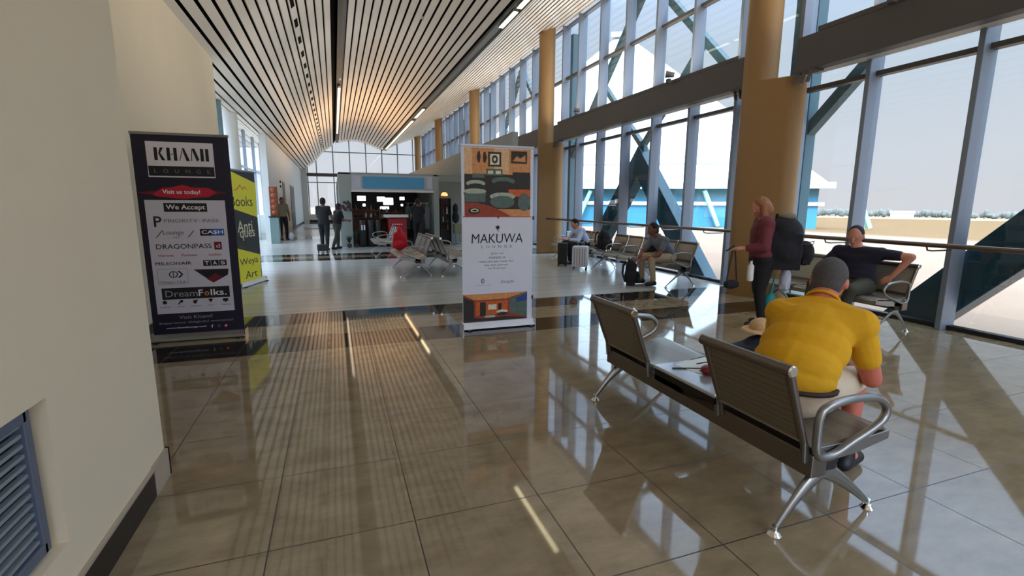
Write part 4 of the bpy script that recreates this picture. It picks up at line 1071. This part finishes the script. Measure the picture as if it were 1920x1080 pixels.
# ================================================================== LUGGAGE AND SMALL THINGS
def backpack(label, loc, rz, w, d, h, m='black_fabric', tilt=0.):
    t = empty('backpack', loc, rz); tag(t, label, 'backpack')
    b = MB(); b.ell((0, 0, h*.36), w*.52, d*.52, h*.38); b.ell((0, 0, h*.66), w*.46, d*.46, h*.36); b.box(-w*.42, w*.42, -d*.36, d*.36, .01, h*.7)
    b.remesh('pack_body', m, t, voxel=.012, smooth=8)
    b = MB(); b.ell((0, -d*.52, h*.32), w*.34, d*.22, h*.24); b.box(-w*.3, w*.3, -d*.62, -d*.4, h*.12, h*.5); b.remesh('front_pocket', m, t, voxel=.012, smooth=6)
    for s in (-1, 1): MB().tube([(s*w*.22, d*.40, h*.92), (s*w*.25, d*.62, h*.75), (s*w*.27, d*.66, h*.45), (s*w*.30, d*.45, h*.14)], .016, 8).build('strap', m, t, smooth=60)
    MB().tube([(-.04, d*.2, h*.97), (-.03, d*.2, h*1.05), (.03, d*.2, h*1.05), (.04, d*.2, h*.97)], .009, 8).build('grab_handle', m, t, smooth=60)
    MB().tube([(-w*.33, -d*.60, h*.50), (0, -d*.72, h*.55), (w*.33, -d*.60, h*.50)], .005, 6).build('zip', 'ink_lgrey', t, smooth=60)
    return t
azw = math.atan2(-Rw.x, Rw.y)
# big pack on the woman's back: its strap side (+y) faces her back
pk = backpack('large black backpack on the blond woman\'s back', wb(-.20, .02, .69), math.atan2(Fw.y, Fw.x)-PI/2, .46, .44, .60)
MB().ell((.02, -.02, .60), .13, .10, .05).remesh('rolled_jacket', 'shirt_khaki', pk, voxel=.01, smooth=4)
backpack('black backpack standing on the floor in front of the man in grey', (4.93, 7.40, 0), math.radians(60), .30, .22, .46)
backpack('black backpack on the bench seat beside the man in the pale shirt', (5.62, 9.55, .425), math.radians(90), .34, .26, .44)
backpack('dark backpack on the long bench, behind the man in grey', (5.62, 7.72, .425), math.radians(90), .30, .2, .36)
def suitcase(label, loc, rz, w, d, h, m, handle=.2, side=None):
    t = empty('suitcase', loc, rz); tag(t, label, 'suitcase')
    MB().box(-w/2, w/2, -d/2, d/2, .06, h).build('shell', m, t, bevel=.03, bseg=4)
    rb = MB()
    for k in range(-2, 3): rb.box(k*w*.17-.006, k*w*.17+.006, -d/2-.005, d/2+.005, .1, h-.05)
    rb.build('rib', side or m, t, bevel=.002)
    for s in (-1, 1):
        for q in (-1, 1): MB().tube([(s*w*.4-.012, q*d*.35, .028), (s*w*.4+.012, q*d*.35, .028)], .028, 12).build('wheel', 'black', t, smooth=40)
    if handle: MB().tube([(-w*.2, d*.36, h-.02), (-w*.2, d*.36, h+handle), (w*.2, d*.36, h+handle), (w*.2, d*.36, h-.02)], .009, 8).build('trolley_handle', 'bench_alu', t, smooth=60)
    return t
suitcase('silver hard-shell suitcase in front of the man in the pale shirt', (5.08, 9.62, 0), math.radians(-35), .34, .24, .52, 'case_silver', .07, 'case_olive')
suitcase('tall black suitcase left of the silver one by the far tan column', (4.95, 10.25, 0), math.radians(-30), .22, .24, .55, 'black', .0)
def softbag(name, label, cat, loc, rz, w, d, h, m, handles=True):
    t = empty(name, loc, rz); tag(t, label, cat)
    b = MB(); b.box(-w/2, w/2, -d/2, d/2, .01, h*.85); b.ell((0, 0, h*.5), w*.5, d*.62, h*.5); b.remesh('bag_body', m, t, voxel=.01, smooth=8)
    if handles:
        for s in (-1, 1): MB().tube([(-w*.22, s*d*.3, h*.88), (-w*.1, s*d*.2, h*1.12), (w*.1, s*d*.2, h*1.12), (w*.22, s*d*.3, h*.88)], .008, 8).build('handle', m, t, smooth=60)
    return t
softbag('travel_bag', 'navy travel bag with a straw hat on top, on the floor past the nearest bench', 'bag', (3.06, 2.80, 0), math.radians(15), .38, .26, .42, 'navy_bag', False)
t = empty('straw_hat', (3.10, 2.82, .45), .3); tag(t, 'beige straw hat resting on the navy travel bag', 'hat')
MB().cyl((0, 0, 0), .15, .012, 28, .14).build('brim', 'straw', t, smooth=50); MB().ell((0, 0, .03), .085, .095, .07).build('crown', 'straw', t, smooth=60)
# carrier bags hanging from the woman's right hand
t = empty('carrier_bag', wb(-.28, .12, .42), .4); tag(t, 'white patterned plastic carrier bag hanging by the woman in maroon', 'bag')
b = MB(); b.ell((0, 0, .14), .085, .06, .15); b.box(-.07, .07, -.045, .045, .02, .2); b.cap((0, 0, .25), (0, 0, .29), .035, .014); b.remesh('bag_body', 'bag_white', t, voxel=.009, smooth=5)
t = empty('carrier_bag', wb(-.13, .06, .20), .1); tag(t, 'teal cloth bag hanging low behind the woman in maroon', 'bag')
b = MB(); b.ell((0, 0, .10), .085, .06, .10); b.box(-.07, .07, -.04, .04, .02, .14); b.cap((0, 0, .17), (.05, 0, .42), .02, .008); b.remesh('bag_body', 'bag_teal', t, voxel=.009, smooth=5)
# white luggage tag / bottle at her hip
t = empty('water_bottle', wb(.14, -.15, .56), 0); tag(t, 'white bottle-shaped pouch at the hip of the woman in maroon', 'bottle')
MB().tube([(0, 0, 0), (0, 0, .02), (0, 0, .17), (0, 0, .20), (0, 0, .23)], [.03, .035, .035, .014, .014], 16).build('body', 'tag_white', t, smooth=50)
MB().cyl((0, 0, .23), .017, .025, 14).build('cap', 'black', t, smooth=40)
# black bag dangling on its strap from her left hand
hp = wb(.335, -.16, .90)
t = empty('shoulder_bag', (hp.x, hp.y, .46)); tag(t, 'small black bag hanging on a long strap from the blond woman\'s hand', 'bag')
b = MB(); b.ell((0, 0, .05), .10, .05, .055); b.box(-.085, .085, -.035, .035, .015, .08); b.remesh('bag_body', 'black_fabric', t, voxel=.008, smooth=4)
MB().tube([(-.075, 0, .08), (-.02, 0, .44), (.02, 0, .44), (.075, 0, .08)], .008, 8).build('strap', 'black', t, smooth=60)
t = MB().box(-.035, .035, -.006, .006, -.06, .06).build('phone', 'black_gloss', bevel=.004); t.location = (hp.x-.02, hp.y+.03, .93); t.rotation_euler = (.9, 0, .6); tag(t, 'black phone held out in the blond woman\'s hand', 'phone')
# things on the bench table
t = empty('purse', (2.03, 2.20, .427), .5); tag(t, 'dark red leather purse on the bench table beside the near seat', 'purse')
MB().ell((0, 0, .028), .06, .04, .028).build('body', 'red_leather', t, smooth=60); MB().ell((0, 0, .055), .008, .008, .006).build('clasp', 'chrome', t, smooth=60)
t = empty('sunglasses', (2.13, 2.22, .43), 1.0); tag(t, 'black sunglasses lying on the bench table', 'sunglasses')
for s in (-1, 1):
    MB().ell((s*.034, 0, .022), .03, .006, .022).build('lens', 'black_gloss', t, smooth=60); MB().tube([(s*.064, 0, .03), (s*.066, .06, .028), (s*.064, .12, .012)], .0035, 6).build('temple', 'black', t, smooth=60)
t = MB().box(-.004, .004, -.09, .09, 0, .008).build('pen', 'black', bevel=.002); t.location = (1.98, 2.32, .425); t.rotation_euler = (0, 0, 1.2); tag(t, 'thin black pen lying across the bench table', 'pen')
t = MB().box(-.15, .15, -.105, .105, 0, .002).build('table_sky_reflection', 'ext_white'); t.location = (2.12, 2.34, .4255); t.rotation_euler = (0, 0, .2); tag(t, 'white sheet standing for the sky reflected on the bench table', 'reflection')  # pale sheet stands in for sky reflected in the table top
# red jacket over the mid bench
t = empty('jacket', (1.30, 10.85, .42), .2); tag(t, 'red jacket propped on the steel bench left of the white banner', 'jacket')
b = MB(); b.ell((0, 0, .12), .13, .10, .13); b.ell((.01, 0, .28), .11, .08, .16); b.ell((.0, 0, .42), .06, .055, .08); b.cap((.09, 0, .34), (.15, -.02, .06), .05, .04); b.cap((-.09, 0, .34), (-.12, .02, .08), .05, .04); b.remesh('body', 'red_cloth', t, voxel=.011, smooth=4)
# box on the floor near the standing person
suitcase('small dark grey case on the floor left of the shop', (-.38, 15.2, 0), .1, .30, .3, .24, 'banner_dark', 0)

# ================================================================== SHOP KIOSK
def shop():
    t = empty('shop_kiosk', (0, 17, 0)); tag(t, 'open-fronted shop with a blue fascia and dark goods below the end window', 'kiosk')
    P = lambda n, m, *b, **k: MB().box(*b).build(n, m, t, **k)
    P('corner_pillar', 'kiosk_grey', .16, .54, 0, .35, 0, 2.40)
    P('corner_pillar', 'kiosk_grey', 3.24, 3.42, 0, .3, 0, 2.40)
    P('roof_panel', 'kiosk_grey', .16, 3.42, .0, 14.0, 2.36, 2.42)
    f = P('fascia', 'kiosk_pale', .54, 3.24, .02, .12, 1.86, 2.36)
    for n, m, b in (('sign_panel', 'kiosk_blue', (.92, 2.93, -.01, .02, 1.92, 2.30)), ('sign_end', 'kiosk_pale', (.66, .86, -.01, .02, 1.93, 2.28)), ('sign_end', 'kiosk_pale', (3.02, 3.2, -.01, .02, 1.93, 2.28))):
        MB().box(*b).build(n, m, f)
    P('light_soffit', 'beam_light', .54, 3.24, -.12, .10, 1.80, 1.86)
    P('back_wall', 'banner_dark', .2, 3.4, 4.4, 4.5, 0, 2.36); P('side_wall', 'kiosk_grey', .16, .22, .35, 14., 0, 2.36); P('side_wall', 'kiosk_grey', 3.36, 3.42, .3, 4.4, 0, 2.36)
    P('ceiling_panel', 'banner_dark', .22, 3.36, .3, 4.4, 2.2, 2.24)
    P('plinth', 'black', .2, 3.35, .05, .12, 0, .08)
shop()
def lit(label, b, z0):
    o = MB().box(*b).build('menu_screen', 'menu_light'); tag(o, label, 'sign')
for i, (x0, x1, z0, z1) in enumerate(((.80, 1.10, 1.52, 1.70), (.98, 1.08, 1.32, 1.42), (1.50, 1.78, 1.50, 1.68), (1.72, 2.08, 1.38, 1.64), (1.60, 1.92, 1.22, 1.32), (2.32, 2.50, 1.56, 1.68), (2.36, 2.44, 1.33, 1.42))):
    o = MB().box(x0, x1, 18.9, 18.94, z0, z1).build('light_panel', 'menu_light', bevel=.01)
    tag(o, ('glowing white panel at the left inside the shop', 'tiny glowing panel low at the left inside the shop', 'glowing white panel in the middle of the shop', 'largest glowing panel in the middle of the shop', 'long low glowing panel in the middle of the shop', 'glowing white panel at the right inside the shop', 'tiny glowing panel low at the right inside the shop')[i], 'light panel')
def shelf(name, label, x0, x1, y0, y1, zs, m, goods, gl, gg, top=None):
    t = empty(name, ((x0+x1)/2, (y0+y1)/2, 0)); tag(t, label, 'shelf')
    w, d = (x1-x0)/2, (y1-y0)/2; H = top or zs[-1]+.3
    for s in (-1, 1): MB().box(s*w-.012, s*w+.012, -d, d, 0, H).build('side_panel', m, t)
    MB().box(-w, w, d-.015, d, 0, H).build('back_panel', m, t)
    for z in zs: MB().box(-w, w, -d, d, z-.02, z).build('shelf_board', m, t)
    k = 0
    for z in zs:
        x = x0+.08
        while x < x1-.06:
            kind = random.choice(('pot', 'figure', 'box', 'bowl', 'bottle')); c = random.choice(('goods_a', 'goods_b', 'goods_c', 'goods_d', 'goods_e')); b = MB(); q = random.uniform(.8, 1.2)
            if kind == 'pot': b.tube([(0, 0, 0), (0, 0, .05), (0, 0, .10), (0, 0, .13), (0, 0, .15)], [.03, .05, .04, .025, .03], 10)
            elif kind == 'figure': b.tube([(0, 0, 0), (0, 0, .08), (0, 0, .14), (0, 0, .155)], [.03, .022, .03, .012], 8); b.ell((0, 0, .175), .022, .022, .026, n=8, m=6)
            elif kind == 'box': b.box(-.04, .04, -.03, .03, 0, .12)
            elif kind == 'bowl': b.tube([(0, 0, 0), (0, 0, .02), (0, 0, .07)], [.02, .04, .06], 10)
            else: b.tube([(0, 0, 0), (0, 0, .11), (0, 0, .15), (0, 0, .19)], [.028, .028, .01, .012], 8)
            b.v = [(vx*q, vy*q, vz*q) for vx, vy, vz in b.v]
            o = b.build({'pot': 'clay_pot', 'figure': 'figurine', 'box': 'gift_box', 'bowl': 'bowl', 'bottle': 'bottle'}[kind], c, smooth=50); o.location = (x, (y0+y1)/2-.02, z)
            tag(o, gl, 'souvenir', gg); x += random.uniform(.145, .18); k += 1
random.seed(11)
shelf('display_shelf', 'dark display shelf of souvenirs behind the shop counter, left half', .60, 1.45, 17.5, 17.8, (.95, 1.2), 'wood_brown', 8, 'small souvenir on the dark shelf at the left of the shop', 'souvenirs on the left shop shelf', 1.25)
shelf('display_shelf', 'low brown display shelf in the middle of the shop', 1.5, 2.3, 18.0, 18.3, (.9, 1.12), 'wood_brown', 8, 'small souvenir on the low shelf in the middle of the shop', 'souvenirs on the middle shop shelf', 1.15)
shelf('wall_shelf', 'narrow display shelf of curios right of the shop pillar', 3.50, 3.84, 17.0, 17.25, (.55, .80, 1.08, 1.40), 'banner_dark', 8, 'small curio on the narrow shelf right of the shop pillar', 'curios on the narrow shelf', 1.62)
# counter, barrels, red cabinet
t = empty('display_counter', (1.95, 17.0, 0)); tag(t, 'red-fronted shop counter with a pale top in the middle of the shop front', 'counter')
MB().box(-.28, .32, -.25, .2, 0, .94).build('cabinet', 'red_paint', t, bevel=.008); MB().box(-.40, .37, -.3, .25, .97, 1.06).build('counter_top', 'beam_light', t, bevel=.006)
MB().box(-.25, .29, -.262, -.25, .45, .62).build('front_panel', 'red_leather', t)
g = MB()
for k in range(5): g.box(-.16+.07*k, -.13+.07*k, -.268, -.262, .73, .76)
g.build('lettering', 'ink_white', t)
for i in range(3):
    t = empty('storage_drum', (.86+.25*i, 16.98, 0)); tag(t, ('black drum with white labels at the left of the shop front', 'middle black drum at the shop front', 'right-hand black drum, next to the red counter')[i], 'drum')
    MB().tube([(0, 0, 0), (0, 0, .02), (0, 0, .3), (0, 0, .6), (0, 0, .86), (0, 0, .88)], [.10, .115, .12, .12, .115, .10], 20).build('body', 'black', t, smooth=50)
    if i == 0:
        for s in (-1, 1): MB().box(s*.04-.022, s*.04+.022, -.124, -.118, .56, .72).build('label_plate', 'ink_white', t)
# garments hanging right
for i, (x, m) in enumerate(((2.42, 'goods_e'), (2.64, 'shirt_khaki'), (2.86, 'black_fabric'), (3.08, 'shirt_grey'))):
    t = empty('hanging_garment', (x, 17.45, .55)); tag(t, ('dark green garment hanging in the shop', 'khaki garment hanging in the shop', 'black garment hanging in the shop', 'grey garment hanging at the right edge of the shop')[i], 'garment')
    b = MB(); b.prism([(-.075, 0), (.075, 0), (.07, .62), (.085, .50), (.10, .56), (.08, .76), (.03, .80), (-.03, .80), (-.08, .76), (-.10, .56), (-.085, .50), (-.07, .62)], 'y', -.03, .03); b.build('cloth', m, t, bevel=.012)
    MB().tube([(0, 0, .80), (0, 0, .86), (.015, 0, .88), (.0, 0, .9)], .004, 6).build('hanger_hook', 'chrome', t)
t = MB().tube([(2.36, 17.45, 1.45), (3.3, 17.45, 1.45)], .012, 8).build('clothes_rail', 'chrome', smooth=40); tag(t, 'thin clothes rail across the right of the shop', 'rail')
# plants / dark fronds at the left pillar
for i, (x, y, h) in enumerate(((.62, 16.8, .55), (.40, 16.78, .30))):
    t = empty('potted_plant', (x, y, 0)); tag(t, ('dark potted plant at the foot of the left shop pillar', 'small dark potted plant left of the larger one')[i], 'plant')
    MB().tube([(0, 0, 0), (0, 0, .12)], [.06, .08], 14).build('pot', 'goods_a', t, smooth=40)
    b = MB(); random.seed(5+i)
    for k in range(16):
        a = 2*PI*k/16; r = random.uniform(.06, .13); z = h*random.uniform(.6, 1.1)
        b.tube([(0, 0, .12), (r*.5*math.cos(a), r*.5*math.sin(a), .12+z*.6), (r*math.cos(a), r*math.sin(a), .12+z*.9)], [.006, .014, .002], 5)
    b.build('leaves', 'leaf_dark', t)
t = empty('wreath', (.42, 16.96, 1.28)); tag(t, 'dark woven goods hanging on the left shop pillar', 'decoration')
b = MB(); random.seed(9)
for k in range(14): b.ell((random.uniform(-.16, .16), -.03, random.uniform(-.1, .22)), .05, .03, .045, n=8, m=6)
b.remesh('foliage', 'goods_a', t, voxel=.012, smooth=2)
# orange lamp
t = empty('wall_lamp', (3.62, 17.0, 1.70)); tag(t, 'glowing orange lamp above the narrow curio shelf', 'lamp')
MB().tube([(0, 0, .0), (0, 0, .05), (0, 0, .12)], [.11, .12, .06], 16).build('lamp_shade', 'lamp_orange', t, smooth=40); MB().cyl((0, 0, -.06), .05, .06, 12).build('base', 'wood_red', t, smooth=40)
# bulkhead over the right-hand units and wall below
S('wall_bulkhead', MB().box(4.4, 4.55, 12.2, 33.5, 2.34, 3.26).box(3.42, 4.55, 17.3, 17.4, 2.2, 2.42), 'kiosk_grey')
S('ceiling_bulkhead', MB().box(4.4, 6.0, 17.3, 33.5, 2.3, 2.36), 'kiosk_grey')
S('wall_shop_right', MB().box(3.42, 6.0, 18.2, 18.3, 0, 2.34), 'kiosk_grey')
t = empty('clothes_stand', (4.10, 17.4, 0)); tag(t, 'dark clothes on a stand at the right of the shop, beside the white banner', 'clothes stand')
MB().cyl((0, 0, 0), .12, .02, 16).build('base', 'black', t); MB().cyl((0, 0, .02), .012, 1.2, 8).build('pole', 'black', t)
b = MB(); b.ell((0, 0, 1.25), .10, .08, .20); b.ell((0, 0, .95), .13, .09, .22); b.remesh('coat', 'black_fabric', t, voxel=.014, smooth=4)
t = empty('side_table', (3.98, 16.7, 0)); tag(t, 'pale green covered table below the dark clothes', 'table')
MB().box(-.12, .16, -.2, .2, .70, .74).build('table_top', 'case_olive', t, bevel=.006)
MB().box(-.11, .15, -.19, .19, .42, .70).build('table_skirt', 'case_olive', t)
for a in (-1, 1):
    for c in (-1, 1): MB().box(.02+a*.12-.012, .02+a*.12+.012, c*.17-.012, c*.17+.012, 0, .42).build('leg', 'ink_grey', t)
# left display cabinet with carved board
t = empty('display_cabinet', (-2.0, 19.4, 0)); tag(t, 'grey-green display plinth with a tall carved brown board on top, by the left wall', 'cabinet')
MB().box(-.17, .12, -.2, .2, 0, .92).build('plinth', 'cabinet_glass', t, bevel=.01); MB().box(-.2, .14, -.22, .22, .92, .96).build('plinth_top', 'black', t)
MB().box(-.15, .12, -.05, .05, .96, 2.0).build('carved_board', 'wood_brown', t, bevel=.02)
b = MB()
for k in range(5): b.ell((-.015, -.055, 1.08+.2*k), .08, .02, .08, n=12, m=8)
b.build('carving', 'wood_red', t, smooth=50)
t = empty('carrier_bag', (-1.62, 20.7, 0)); tag(t, 'white bag on the floor beside the person in khaki', 'bag')
MB().ell((0, 0, .16), .10, .08, .16).remesh('bag_body', 'bag_white', t, voxel=.014, smooth=2)
for (y, z) in ((24.0, 2.35), (24.0, 2.15)):
    t = MB().box(0, .05, -.05, .05, -.05, .05).build('wall_box', 'black', bevel=.006); t.location = (-2.2, y, z); tag(t, 'small black box high on the left white wall' if z > 2.2 else 'smaller dark fitting just under the black box on the left white wall', 'wall box')
